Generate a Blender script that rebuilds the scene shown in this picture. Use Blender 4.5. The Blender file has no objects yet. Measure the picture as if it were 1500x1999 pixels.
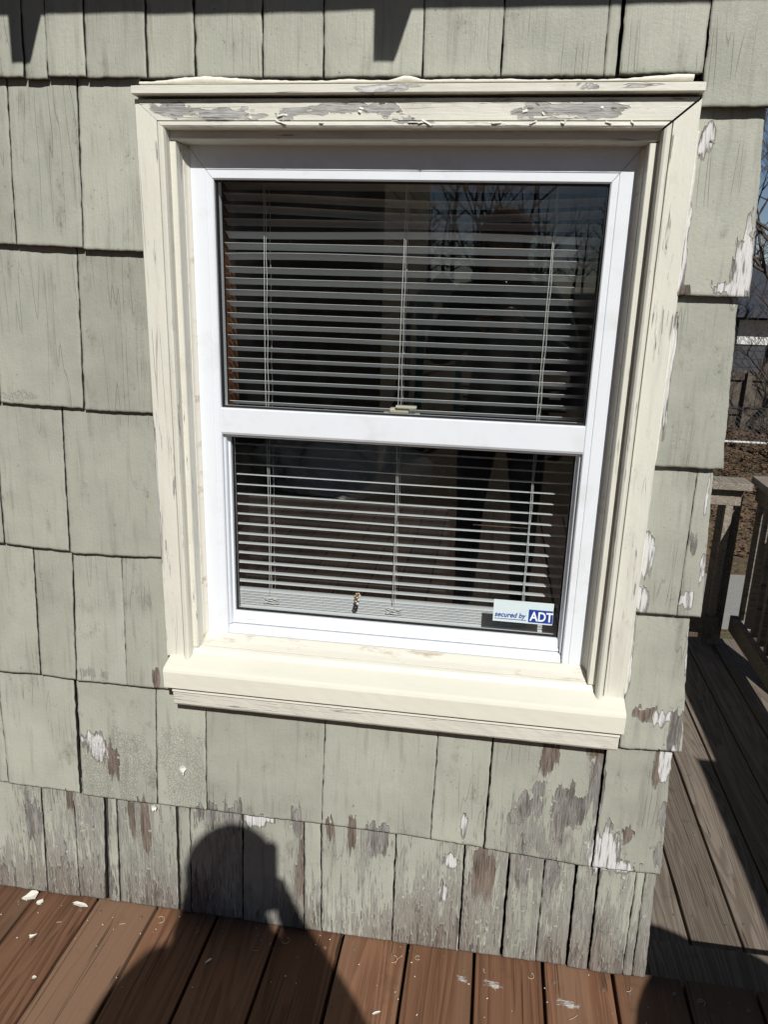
import bpy, bmesh, math, random
import numpy as np
from mathutils import Matrix, Vector
random.seed(7); rng = np.random.default_rng(7)
S = bpy.context.scene
COL = S.collection
# ------------------------------------------------------------------ camera, sky, sun, exposure
cd = bpy.data.cameras.new("camera"); cam = bpy.data.objects.new("camera", cd); COL.objects.link(cam)
cd.sensor_fit = 'HORIZONTAL'; cd.sensor_width = 36.0; cd.lens = 36.0
cd.clip_start = 0.02; cd.clip_end = 3000
RIGHT = Vector((0.98873959, 0.14712393, 0.02736013)); DOWN = Vector((0.06787899, -0.27798756, -0.95818336))
FWD = Vector((-0.13336592, 0.949251, -0.28484393))
m = Matrix.Identity(4)
for i in range(3):
    m[i][0] = RIGHT[i]; m[i][1] = -DOWN[i]; m[i][2] = -FWD[i]
m.translation = Vector((0, -1.35, 1.385)); cam.matrix_world = m
S.camera = cam
SUN = Vector((-0.31, 1.0, -0.875)).normalized()          # direction the light travels
EL = math.asin(-SUN.z); AZ = math.atan2(-SUN.x, -SUN.y)  # towards the sun
W = bpy.data.worlds.new("World"); S.world = W; W.use_nodes = True
nt = W.node_tree; bg = nt.nodes['Background']
sky = nt.nodes.new('ShaderNodeTexSky'); sky.sky_type = 'NISHITA'; sky.sun_disc = False
sky.sun_elevation = EL; sky.sun_rotation = AZ; sky.altitude = 300; sky.dust_density = 0.15; sky.air_density = 0.7
nt.links.new(sky.outputs[0], bg.inputs[0]); bg.inputs[1].default_value = 0.05
sd = bpy.data.lights.new("sun", 'SUN'); sun = bpy.data.objects.new("sun", sd); COL.objects.link(sun)
sd.energy = 5.0; sd.angle = math.radians(0.53); sd.color = (1, 0.972, 0.925)
sun.rotation_euler = SUN.to_track_quat('-Z', 'Y').to_euler(); sun.location = (3, -10, 9)
S.view_settings.view_transform = 'Standard'; S.view_settings.look = 'None'
S.view_settings.exposure = -0.12; S.view_settings.gamma = 1.0; S.view_settings.use_curve_mapping = False
S.render.engine = 'CYCLES'
S.cycles.transparent_max_bounces = 12; S.cycles.max_bounces = 6; S.cycles.diffuse_bounces = 3; S.cycles.glossy_bounces = 3; S.cycles.caustics_reflective = False; S.cycles.caustics_refractive = False

# ------------------------------------------------------------------ node helper
class N:
    def __init__(s, name):
        s.m = bpy.data.materials.new(name); s.m.use_nodes = True
        s.t = s.m.node_tree; s.t.nodes.clear()
        s.out = s.t.nodes.new('ShaderNodeOutputMaterial')
    def n(s, ty, **k):
        x = s.t.nodes.new(ty)
        for a, b in k.items(): setattr(x, a, b)
        return x
    def set(s, sock, v):
        if isinstance(v, bpy.types.NodeSocket): s.t.links.new(v, sock)
        elif isinstance(v, (tuple, list)) and len(v) == 3 and sock.type == 'RGBA': sock.default_value = (*v, 1)
        else: sock.default_value = v
    def obj(s): return s.n('ShaderNodeTexCoord').outputs['Object']
    def rand(s): return s.n('ShaderNodeObjectInfo').outputs['Random']
    def attr(s, nm):
        x = s.n('ShaderNodeAttribute'); x.attribute_name = nm; return x.outputs['Fac']
    def ma(s, op, a, b=0.0, c=None, clamp=False):
        x = s.n('ShaderNodeMath', operation=op, use_clamp=clamp); s.set(x.inputs[0], a); s.set(x.inputs[1], b)
        if c is not None: s.set(x.inputs[2], c)
        return x.outputs[0]
    def vm(s, op, a, b):
        x = s.n('ShaderNodeVectorMath', operation=op); s.set(x.inputs[0], a); s.set(x.inputs[1], b); return x.outputs[0]
    def noise(s, v, sc, det=3.0, ro=0.55, dist=0.0):
        x = s.n('ShaderNodeTexNoise'); s.set(x.inputs['Vector'], v); x.inputs['Scale'].default_value = sc
        x.inputs['Detail'].default_value = det; x.inputs['Roughness'].default_value = ro; x.inputs['Distortion'].default_value = dist
        return x.outputs['Fac']
    def vor(s, v, sc, feat='DISTANCE_TO_EDGE'):
        x = s.n('ShaderNodeTexVoronoi', feature=feat); s.set(x.inputs['Vector'], v); x.inputs['Scale'].default_value = sc
        return x.outputs['Distance']
    def ss(s, v, a, b, lo=0.0, hi=1.0):
        x = s.n('ShaderNodeMapRange', interpolation_type='SMOOTHSTEP'); s.set(x.inputs['Value'], v)
        x.inputs['From Min'].default_value = a; x.inputs['From Max'].default_value = b
        x.inputs['To Min'].default_value = lo; x.inputs['To Max'].default_value = hi; return x.outputs[0]
    def mix(s, f, a, b, mode='MIX'):
        x = s.n('ShaderNodeMix', data_type='RGBA', blend_type=mode); s.set(x.inputs[0], f); s.set(x.inputs[6], a); s.set(x.inputs[7], b)
        return x.outputs[2]
    def scale(s, c, f):          # colour times scalar
        x = s.n('ShaderNodeVectorMath', operation='SCALE'); s.set(x.inputs[0], c); s.set(x.inputs[3], f); return x.outputs[0]
    def bump(s, h, dist, strength=1.0, normal=None):
        x = s.n('ShaderNodeBump'); s.set(x.inputs['Height'], h); x.inputs['Distance'].default_value = dist
        x.inputs['Strength'].default_value = strength
        if normal: s.set(x.inputs['Normal'], normal)
        return x.outputs[0]
    def bsdf(s, col, rough=0.6, normal=None, spec=0.4, metal=0.0, **k):
        b = s.n('ShaderNodeBsdfPrincipled'); s.set(b.inputs['Base Color'], col); s.set(b.inputs['Roughness'], rough)
        s.set(b.inputs['Specular IOR Level'], spec); b.inputs['Metallic'].default_value = metal
        for a, v in k.items(): s.set(b.inputs[a.replace('_', ' ')], v)
        if normal: s.set(b.inputs['Normal'], normal)
        s.t.links.new(b.outputs[0], s.out.inputs[0]); return s.m

def off(q, v=None):             # object coordinates plus a random offset for each object
    v = v or q.obj(); r = q.rand()
    c = q.n('ShaderNodeCombineXYZ'); q.set(c.inputs[0], q.ma('MULTIPLY', r, 17.3)); q.set(c.inputs[1], q.ma('MULTIPLY', r, 5.1)); q.set(c.inputs[2], q.ma('MULTIPLY', r, 31.7))
    return q.vm('ADD', v, c.outputs[0])

def paint_mat(name, paint, paint2, axis=2, grain=1.0, dirt=1.0, gloss=0.55, var=0.20, crackbase=0.0, bd=0.0017, lump=0.30, cscale=210, cop=0.36, chk=0.42, wood=((0.335, 0.322, 0.295), (0.105, 0.095, 0.084))):
    q = N(name); v = off(q)
    st = [1, 1, 1]; st[axis] = 0.07; vs = q.vm('MULTIPLY', v, tuple(st))
    st = [1, 1, 1]; st[axis] = 0.09; vm_ = q.vm('MULTIPLY', v, tuple(st))
    st = [1, 1, 1]; st[axis] = 0.55; vc = q.vm('MULTIPLY', v, tuple(st))
    g = q.noise(vs, 330, 2, 0.6); g2 = q.noise(vs, 75, 2, 0.6)
    big = q.noise(v, 6, 2); mid = q.noise(v, 28, 3); spot = q.noise(vc, 23, 4, 0.62)
    r = q.rand()
    pc = q.mix(q.ss(big, 0.32, 0.68), paint, paint2)
    pc = q.scale(pc, q.ma('ADD', 1 - var / 2, q.ma('MULTIPLY', r, var)))
    pc = q.mix(q.ma('MULTIPLY', q.ss(spot, 0.56, 0.80), 0.50 * dirt), pc, (0.12, 0.115, 0.095))
    pc = q.mix(q.ma('MULTIPLY', q.ss(g2, 0.52, 0.74), 0.36 * dirt), pc, (0.17, 0.16, 0.13))
    pc = q.mix(q.ma('MULTIPLY', q.ss(q.ma('ADD', q.noise(vc, 260, 1, 0.5), q.ma('MULTIPLY', spot, 0.55)), 0.99, 1.10), 0.5 * dirt), pc, (0.09, 0.08, 0.065))
    pc = q.mix(q.ma('MULTIPLY', q.ss(mid, 0.35, 0.7), 0.10 * dirt), pc, (0.6, 0.56, 0.47))
    # wood
    wv = q.ma('ADD', q.ma('MULTIPLY', g, 0.6), q.ma('MULTIPLY', g2, 0.4))
    wc = q.mix(q.ss(wv, 0.38, 0.62), wood[1], wood[0])
    wc = q.mix(q.ma('MULTIPLY', q.ss(g, 0.56, 0.68), 0.65), wc, (0.045, 0.036, 0.03))
    wc = q.mix(q.ma('MULTIPLY', q.ss(mid, 0.4, 0.65), 0.35), wc, (0.225, 0.228, 0.230))
    at_p, at_b, at_w, at_g, at_c = (q.attr(a) for a in ('peel', 'brown', 'primer', 'worn', 'crackle'))
    wc = q.mix(q.ma('MULTIPLY', at_b, 0.8), wc, q.mix(q.ss(wv, 0.36, 0.64), (0.075, 0.053, 0.040), (0.205, 0.152, 0.112)))
    pmn = q.noise(vm_, 85, 3, 0.65)
    prim = q.ss(q.ma('ADD', at_w, q.ma('MULTIPLY', q.ma('SUBTRACT', q.noise(vs, 190, 2, 0.7), 0.5), 0.9)), 0.42, 0.62)
    wc = q.mix(prim, wc, (0.62, 0.615, 0.61))
    pm = q.ma('ADD', at_p, q.ma('MULTIPLY', q.ma('SUBTRACT', pmn, 0.5), 1.5))
    peel = q.ss(pm, 0.455, 0.50)
    lip = q.ma('MULTIPLY', q.ss(pm, 0.38, 0.455), q.ma('SUBTRACT', 1.0, peel))
    wn = q.ma('ADD', at_g, q.ma('ADD', q.ma('MULTIPLY', q.ma('SUBTRACT', g, 0.5), 1.5), q.ma('MULTIPLY', q.ma('SUBTRACT', g2, 0.5), 1.5)))
    worn = q.ma('MULTIPLY', q.ss(wn, 0.42, 0.75), 0.8)
    # crackle
    nz = q.n('ShaderNodeTexNoise'); q.set(nz.inputs['Vector'], v); nz.inputs['Scale'].default_value = 60
    wob = q.vm('ADD', vc, q.vm('MULTIPLY', nz.outputs['Color'], (0.016, 0.016, 0.016)))
    e1 = q.vor(wob, cscale)
    cm = q.ss(q.ma('ADD', q.ma('ADD', at_c, crackbase), q.ma('MULTIPLY', q.ma('SUBTRACT', spot, 0.5), 0.9)), 0.38, 0.62)
    crack = q.ma('MULTIPLY', q.ss(e1, 0.0, 0.14 if cscale > 150 else 0.055, cop, 0), cm)
    # long checks running with the grain
    st = [1, 1, 1]; st[axis] = 0.028
    ch = q.ma('ABSOLUTE', q.ma('SUBTRACT', q.noise(q.vm('MULTIPLY', v, tuple(st)), 48, 1, 0.5), 0.5))
    chm = q.ss(big, 0.50, 0.62)
    check = q.ma('MULTIPLY', q.ma('MULTIPLY', q.ss(ch, 0.0, 0.008, 1, 0), chm), chk)
    col = q.mix(worn, pc, wc); col = q.mix(q.ma('MULTIPLY', lip, 0.35), col, (0.55, 0.53, 0.47))
    col = q.mix(peel, col, wc)
    col = q.mix(q.ma('MULTIPLY', q.ma('MAXIMUM', crack, check), 0.7), col, (0.06, 0.05, 0.04))
    h = q.ma('MULTIPLY', q.ma('SUBTRACT', 1.0, peel), 0.75)
    h = q.ma('ADD', h, q.ma('MULTIPLY', lip, 0.55))
    h = q.ma('ADD', h, q.ma('MULTIPLY', q.ma('MULTIPLY', g, q.ma('ADD', 0.38 * grain, q.ma('MULTIPLY', q.ma('MAXIMUM', peel, worn), 0.7))), 1.0))
    h = q.ma('ADD', h, q.ma('MULTIPLY', q.noise(v, 160, 2, 0.65), lump))
    h = q.ma('ADD', h, q.ma('MULTIPLY', q.noise(v, 480, 1, 0.5), lump * 0.5))
    h = q.ma('SUBTRACT', h, q.ma('MULTIPLY', q.ma('MAXIMUM', crack, check), 0.8))
    return q.bsdf(col, q.ma('ADD', gloss, q.ma('MULTIPLY', q.ma('MAXIMUM', peel, worn), 0.3)), q.bump(h, bd), 0.35)

def board_mat(name, late, early, tone, dirt=0.3, ringscale=5.5, grey=None):
    q = N(name); v = off(q)
    va = q.vm('MULTIPLY', v, (1, 0.055, 1)); vf = q.vm('MULTIPLY', v, (1, 0.02, 1))
    n1 = q.noise(va, ringscale, 2, 0.5, 0.6)
    ring = q.ma('FRACT', q.ma('ADD', q.ma('MULTIPLY', n1, 21.0), q.ma('MULTIPLY', q.noise(vf, 60, 2), 0.7)))
    ringm = q.ma('MULTIPLY', q.ss(ring, 0.05, 0.8), q.ss(ring, 0.86, 1.0, 1, 0))
    fine = q.noise(vf, 340, 3, 0.65); blot = q.noise(va, 9, 4, 0.6); sp = q.noise(v, 16, 5, 0.6)
    r = q.rand()
    c = q.mix(ringm, early, late)
    c = q.mix(q.ma('MULTIPLY', q.ss(fine, 0.45, 0.75), 0.55), c, tone)
    if grey: c = q.mix(q.ss(q.ma('ADD', blot, q.ma('MULTIPLY', q.ma('SUBTRACT', r, 0.5), 0.35)), 0.42, 0.66), c, grey)
    c = q.mix(q.ma('MULTIPLY', q.ss(sp, 0.58, 0.76), dirt), c, (0.03, 0.022, 0.018))
    c = q.scale(c, q.ma('ADD', 0.72, q.ma('MULTIPLY', q.ma('FRACT', q.ma('MULTIPLY', r, 7.77)), 0.55)))
    ck = q.ma('ABSOLUTE', q.ma('SUBTRACT', q.noise(vf, 30, 2, 0.5, 0.4), 0.5))
    check = q.ma('MULTIPLY', q.ss(ck, 0.0, 0.012, 1, 0), q.ss(q.noise(v, 5, 2), 0.5, 0.6))
    c = q.mix(q.ma('MULTIPLY', check, 0.75), c, (0.02, 0.012, 0.01))
    h = q.ma('ADD', q.ma('MULTIPLY', ringm, 0.5), q.ma('MULTIPLY', fine, 0.6)); h = q.ma('SUBTRACT', h, check)
    return q.bsdf(c, 0.72, q.bump(h, 0.0014), 0.25)

def plain(name, col, rough=0.5, nscale=40, amt=0.12, bumpd=0.0004, spec=0.4, metal=0.0, var=0.0):
    q = N(name); v = off(q); n = q.noise(v, nscale, 4, 0.6)
    f = q.ma('ADD', 1 - amt / 2, q.ma('MULTIPLY', n, amt))
    if var: f = q.ma('MULTIPLY', f, q.ma('ADD', 1 - var / 2, q.ma('MULTIPLY', q.rand(), var)))
    return q.bsdf(q.scale(col, f), rough, q.bump(n, bumpd), spec, metal)

M = {}
M['shingle'] = paint_mat('sage_shingle_paint', (0.382, 0.391, 0.330), (0.325, 0.335, 0.284))
M['edge'] = plain('bare_shingle_edge', (0.055, 0.046, 0.038), 0.9, 90, 0.5)
M['cream'] = paint_mat('cream_trim_paint', (0.69, 0.68, 0.595), (0.655, 0.645, 0.565), axis=2, dirt=0.4, gloss=0.42, var=0.04, crackbase=0.05, bd=0.0014, lump=0.16, grain=0.8, cscale=75, cop=0.9, chk=0.6, wood=((0.42, 0.40, 0.385), (0.27, 0.245, 0.225)))
M['creamh'] = paint_mat('cream_head_paint', (0.69, 0.68, 0.60), (0.655, 0.645, 0.57), axis=0, dirt=0.35, gloss=0.45, var=0.04, crackbase=0.08, bd=0.0014, lump=0.16, grain=0.8, cscale=85, cop=0.9, chk=0.7, wood=((0.50, 0.495, 0.48), (0.29, 0.28, 0.27)))
M['sill'] = paint_mat('fresh_sill_paint', (0.745, 0.73, 0.63), (0.73, 0.715, 0.615), axis=0, grain=0.15, bd=0.00025, chk=0.05, dirt=0.08, gloss=0.35, var=0.02, crackbase=-0.5)
q = N('white_vinyl'); v = off(q); d = q.noise(v, 13, 6, 0.65); d2 = q.noise(v, 60, 4, 0.6)
M['vinyl'] = q.bsdf(q.mix(q.ma('MULTIPLY', q.ss(d, 0.50, 0.75), 0.30), (0.74, 0.775, 0.82), (0.50, 0.48, 0.44)), 0.38, q.bump(d2, 0.0002), 0.45)
q = N('old_caulk'); v = off(q); n_ = q.noise(q.vm('MULTIPLY', v, (0.3, 1, 1)), 40, 5, 0.65)
M['caulk'] = q.bsdf(q.mix(q.ss(n_, 0.55, 0.75), (0.68, 0.66, 0.58), (0.40, 0.32, 0.24)), 0.65, q.bump(n_, 0.001), 0.3)
M['sheath'] = plain('dark_sheathing', (0.045, 0.04, 0.036), 0.9, 30, 0.5)
M['slat'] = plain('blind_slat_vinyl', (0.62, 0.64, 0.655), 0.35, 30, 0.08, 0.0001, 0.5)
M['cord'] = plain('blind_cord', (0.72, 0.72, 0.70), 0.7)
M['beige'] = plain('beige_plastic', (0.52, 0.48, 0.38), 0.45)
M['gasket'] = plain('black_gasket', (0.012, 0.012, 0.013), 0.5)
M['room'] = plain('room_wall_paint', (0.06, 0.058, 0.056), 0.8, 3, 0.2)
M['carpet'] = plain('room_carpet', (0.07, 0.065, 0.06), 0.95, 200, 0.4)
M['woodtrim'] = board_mat('varnished_trim', (0.13, 0.05, 0.02), (0.20, 0.085, 0.035), (0.11, 0.045, 0.018), 0.1)
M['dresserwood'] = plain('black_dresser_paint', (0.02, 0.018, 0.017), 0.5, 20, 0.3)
M['cloth'] = plain('white_cloth', (0.66, 0.65, 0.63), 0.9, 60, 0.15, 0.001)
M['deck'] = board_mat('red_brown_deck_stain', (0.128, 0.060, 0.033), (0.195, 0.099, 0.056), (0.245, 0.142, 0.085), 0.30, 6.0, (0.195, 0.117, 0.074))
M['greydeck'] = board_mat('weathered_grey_deck', (0.15, 0.118, 0.092), (0.235, 0.195, 0.158), (0.30, 0.26, 0.22), 0.35, 7.0)
M['post'] = board_mat('weathered_rail_wood', (0.16, 0.135, 0.11), (0.26, 0.23, 0.19), (0.33, 0.30, 0.26), 0.3, 7.0)
M['chip'] = plain('paint_chip', (0.74, 0.72, 0.64), 0.6, 80, 0.3, 0.001)
M['screw'] = plain('screw_head', (0.26, 0.22, 0.17), 0.5, 60, 0.4, 0.0003, 0.5, 0.6)
M['shaving'] = plain('fresh_wood_shaving', (0.55, 0.40, 0.24), 0.7)
M['roof'] = plain('asphalt_roof', (0.05, 0.048, 0.047), 0.9, 120, 0.6, 0.002)
M['soffit'] = plain('soffit_paint', (0.33, 0.33, 0.26), 0.7)
M['black'] = plain('black_plastic', (0.015, 0.015, 0.017), 0.35)
q = N('window_glass')
fr = q.n('ShaderNodeFresnel'); q.set(fr.inputs[0], q.ma('ADD', 1.62, q.ma('MULTIPLY', q.n('ShaderNodeNewGeometry').outputs['Backfacing'], 1 / 1.62 - 1.62)))
tr = q.n('ShaderNodeBsdfTransparent'); tr.inputs[0].default_value = (0.97, 0.98, 0.975, 1)
gl = q.n('ShaderNodeBsdfGlossy'); gl.inputs['Roughness'].default_value = 0.0
mx = q.n('ShaderNodeMixShader'); q.set(mx.inputs[0], fr.outputs[0]); q.set(mx.inputs[1], tr.outputs[0]); q.set(mx.inputs[2], gl.outputs[0])
df = q.n('ShaderNodeBsdfDiffuse'); df.inputs[0].default_value = (0.7, 0.7, 0.68, 1); m2 = q.n('ShaderNodeMixShader'); v = q.obj()
ds = q.ma('ADD', q.ma('MULTIPLY', q.ss(q.noise(q.vm('MULTIPLY', v, (1, 1, 0.35)), 9, 5, 0.65), 0.45, 0.75), 0.005), q.ma('MULTIPLY', q.ss(q.noise(v, 170, 2, 0.6), 0.74, 0.78), 0.06))
q.set(m2.inputs[0], q.ma('ADD', ds, 0.0006)); q.set(m2.inputs[1], mx.outputs[0]); q.set(m2.inputs[2], df.outputs[0]); q.t.links.new(m2.outputs[0], q.out.inputs[0]); M['glass'] = q.m

# ------------------------------------------------------------------ mesh helpers
def link(o, parent=None):
    COL.objects.link(o)
    if parent: o.parent = parent
    return o
def mesh(name, vs, fs, mat, parent=None, smooth=False, attrs=None, origin=None):
    vs = np.asarray(vs, dtype=float)
    if origin is not None: vs = vs - np.asarray(origin)
    me = bpy.data.meshes.new(name); me.from_pydata(vs.tolist(), [], [list(map(int, f)) for f in fs])
    if attrs:
        for k, a in attrs.items():
            at = me.attributes.new(k, 'FLOAT', 'POINT'); at.data.foreach_set('value', np.asarray(a, dtype=np.float32))
    if smooth: me.polygons.foreach_set('use_smooth', [True] * len(me.polygons))
    if mat: me.materials.append(mat)
    me.update(); o = bpy.data.objects.new(name, me)
    if origin is not None: o.location = origin
    return link(o, parent)
def empty(name, loc, parent=None):
    o = bpy.data.objects.new(name, None); o.location = loc; o.empty_display_size = 0.1; return link(o, parent)
def tag(o, label, cat, group=None, kind=None):
    if label: o['label'] = label
    if cat: o['category'] = cat
    if group: o['group'] = group
    if kind: o['kind'] = kind
    return o
def bm_obj(name, bm, mat, parent=None, smooth=False, origin=None):
    bmesh.ops.recalc_face_normals(bm, faces=bm.faces)
    if origin is not None: bmesh.ops.translate(bm, vec=-Vector(origin), verts=bm.verts)
    me = bpy.data.meshes.new(name); bm.to_mesh(me); bm.free()
    if smooth: me.polygons.foreach_set('use_smooth', [True] * len(me.polygons))
    me.materials.append(mat); o = bpy.data.objects.new(name, me)
    if origin is not None: o.location = origin
    return link(o, parent)
def bm_box(bm, x0, x1, y0, y1, z0, z1, bev=0.0, rot=None, piv=None):
    r = bmesh.ops.create_cube(bm, size=1.0); vs = r['verts']
    bmesh.ops.scale(bm, vec=(x1 - x0, y1 - y0, z1 - z0), verts=vs)
    bmesh.ops.translate(bm, vec=((x0 + x1) / 2, (y0 + y1) / 2, (z0 + z1) / 2), verts=vs)
    if bev:
        es = list({e for v in vs for e in v.link_edges}); rr = bmesh.ops.bevel(bm, geom=es, offset=bev, segments=2, affect='EDGES', profile=0.5)
        vs = list({v for f in rr['faces'] for v in f.verts} | {v for v in vs if v.is_valid})
    if rot: bmesh.ops.rotate(bm, cent=piv, matrix=rot, verts=vs)
    return vs
def box(name, x0, x1, y0, y1, z0, z1, mat, parent=None, bev=0.0, rel=True):
    bm = bmesh.new(); bm_box(bm, x0, x1, y0, y1, z0, z1, bev)
    o = ((x0 + x1) / 2, (y0 + y1) / 2, z0) if rel else (0, 0, 0)
    p = Vector(o) - (parent.matrix_world_translation if False else Vector((0, 0, 0)))
    return bm_obj(name, bm, mat, parent, origin=o)
def tube(pts, radii, seg=8, cap=True):
    pts = [Vector(p) for p in pts]; vs = []; fs = []
    if not hasattr(radii, '__len__'): radii = [radii] * len(pts)
    up = Vector((0.3, 0.2, 1)).normalized()
    for i, p in enumerate(pts):
        d = (pts[min(i + 1, len(pts) - 1)] - pts[max(i - 1, 0)]).normalized()
        a = d.cross(up if abs(d.dot(up)) < 0.95 else Vector((1, 0, 0))).normalized(); b = d.cross(a)
        for k in range(seg):
            t = 2 * math.pi * k / seg; vs.append(p + radii[i] * (math.cos(t) * a + math.sin(t) * b))
    for i in range(len(pts) - 1):
        for k in range(seg):
            fs.append((i * seg + k, i * seg + (k + 1) % seg, (i + 1) * seg + (k + 1) % seg, (i + 1) * seg + k))
    if cap: fs.append(tuple(range(seg - 1, -1, -1))); fs.append(tuple(range((len(pts) - 1) * seg, len(pts) * seg)))
    return vs, fs
class MB:
    def __init__(s): s.v = []; s.f = []
    def add(s, vf):
        n = len(s.v); s.v += [tuple(p) for p in vf[0]]; s.f += [tuple(i + n for i in f) for f in vf[1]]; return s
# value noise in numpy
_T = rng.random((256, 256))
def vnoise(x, y):
    xi = np.floor(x).astype(int); yi = np.floor(y).astype(int); fx = x - xi; fy = y - yi
    fx = fx * fx * (3 - 2 * fx); fy = fy * fy * (3 - 2 * fy)
    g = lambda a, b: _T[a % 256, b % 256]
    return (g(xi, yi) * (1 - fx) + g(xi + 1, yi) * fx) * (1 - fy) + (g(xi, yi + 1) * (1 - fx) + g(xi + 1, yi + 1) * fx) * fy - 0.5
def fnoise(x, y, o=3):
    r = 0; a = 1.0
    for i in range(o): r = r + a * vnoise(x * 2 ** i + 13.7 * i, y * 2 ** i + 7.1 * i); a *= 0.5
    return r

# ------------------------------------------------------------------ wear maps: g grey wood, b brown wood, p white primer, w worn thin
BL = [('g',0.121,0.389,0.024,0.024),('g',0.099,0.361,0.014,0.015),('g',0.138,0.430,0.014,0.012),('g',0.204,0.391,0.033,0.041),('g',0.183,0.349,0.012,0.036),('g',0.248,0.456,0.012,0.064),('b',0.151,0.513,0.018,0.048),('b',0.243,0.527,0.016,0.018),('w',0.155,0.323,0.110,0.068),('p',0.278,0.310,0.028,0.052),('b',0.358,0.506,0.011,0.034),('p',0.373,0.519,0.013,0.034),('g',0.386,0.393,0.017,0.026),('b',0.319,0.349,0.009,0.017),('g',0.385,0.308,0.014,0.036),('p',0.307,0.271,0.039,0.015),('b',0.322,0.620,0.020,0.013),('p',0.349,0.616,0.015,0.015),('g',0.377,0.587,0.012,0.037),('p',0.373,1.430,0.017,0.048),('p',0.372,1.487,0.005,0.030),('p',0.350,1.393,0.017,0.011),('p',0.294,1.607,0.010,0.019),('p',0.278,1.493,0.005,0.046),('p',0.280,1.424,0.006,0.039),('b',0.288,1.387,0.008,0.008),('p',0.282,1.288,0.005,0.059),('p',0.284,1.195,0.004,0.052),('p',0.286,0.934,0.010,0.041),('p',0.285,0.850,0.009,0.030),('p',0.279,0.748,0.006,0.073),('g',0.359,0.966,0.005,0.021),('p',0.364,0.859,0.012,0.016),('p',0.374,1.058,0.003,0.036),('p',0.381,0.927,0.003,0.038),('p',0.380,0.758,0.004,0.041),('b',-0.765,0.372,0.013,0.044),('p',-0.800,0.413,0.028,0.028),('b',-0.652,0.589,0.009,0.019),('w',-0.805,0.588,0.025,0.012),('w',-0.768,0.587,0.011,0.010),('g',-0.971,0.198,0.018,0.059),('b',-0.883,0.265,0.009,0.025),('b',-0.735,0.234,0.007,0.044),('b',-0.702,0.220,0.011,0.060),('g',-0.563,0.270,0.029,0.027),('g',-0.499,0.266,0.021,0.040),('b',-0.352,0.168,0.007,0.082),('b',-0.285,0.273,0.008,0.036),('b',-0.240,0.258,0.009,0.047),('g',-0.185,0.260,0.024,0.039),('p',-0.025,0.226,0.016,0.015),('p',-0.040,0.151,0.009,0.024),('p',-0.006,0.324,0.007,0.027),('b',0.044,0.204,0.023,0.049),('g',0.120,0.242,0.014,0.051),('g',0.179,0.226,0.016,0.051),('p',-0.448,0.273,0.034,0.018),('g',-0.357,0.286,0.011,0.039)]
SLB = []
HB = [('g',-0.548,1.646,0.032,0.008),('g',-0.465,1.642,0.052,0.008),('g',-0.287,1.649,0.051,0.007),('g',-0.209,1.647,0.037,0.007),('g',0.080,1.647,0.072,0.008),('g',0.023,1.642,0.023,0.006),('g',-0.163,1.629,0.032,0.004),('g',-0.363,1.638,0.017,0.004)]
CR = [(-0.755,0.36,0.09,0.085),(-0.61,0.37,0.065,0.10),(-0.90,1.16,0.08,0.008)]
def blob(x, z, b):
    sx = max(0.35 * b[2], 0.004); sz = max(0.35 * b[3], 0.004); s = b[0] * 37 + b[1] * 91
    xw = x + sx * 1.6 * fnoise(x / sx * 0.55 + s, z / sz * 0.30, 3); zw = z + sz * 2.6 * fnoise(x / sx * 0.9 + s + 9, z / sz * 0.22 + 4, 3)
    d = (np.abs((xw - b[0]) / b[2]) ** 2.6 + np.abs((zw - b[1]) / b[3]) ** 2.6) ** (1 / 2.6)
    return np.clip(1.30 - d * 0.80, -0.4, 1.0)
def wear(x, z, lst, row=''):
    P = np.full(x.shape, -0.25 if lst is BL or lst is SLB else 0.19); B = np.zeros(x.shape); Wp = np.zeros(x.shape); G = np.full(x.shape, -0.55); C = np.full(x.shape, -0.4 if lst is BL or lst is SLB else 0.18)
    x0_, x1_, z0_, z1_ = x.min(), x.max(), z.min(), z.max()
    for k, *b in lst:
        if b[0] + 2.6 * b[2] < x0_ or b[0] - 2.6 * b[2] > x1_ or b[1] + 3 * b[3] < z0_ or b[1] - 3 * b[3] > z1_: continue
        a = blob(x, z, b)
        if k == 'w': G = np.maximum(G, a * 0.75)
        else:
            P = np.maximum(P, a); s = np.clip(a * 1.5, 0, 1)
            if k == 'b': B = np.maximum(B, s)
            if k == 'p': Wp = np.maximum(Wp, s * 0.60)
    if lst is BL:
        for b in CR: C = np.maximum(C, blob(x, z, b) * 0.9)
    if row == 'G':
        t = np.clip((0.17 - z) / 0.15, 0, 1); n = fnoise(x * 14, z * 4)
        base = 0.34 + 0.30 * np.clip((x - 0.0) / 0.08, 0, 1) + 0.55 * t + 0.7 * n
        G = np.maximum(G, base); B = np.maximum(B, np.clip(t * 0.8 + n * 0.5 - 0.2, 0, 0.7))
        P = np.maximum(P, 0.10 + 0.35 * t + 0.3 * n)
    return dict(peel=P, brown=B, primer=Wp, worn=G, crackle=C)

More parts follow.
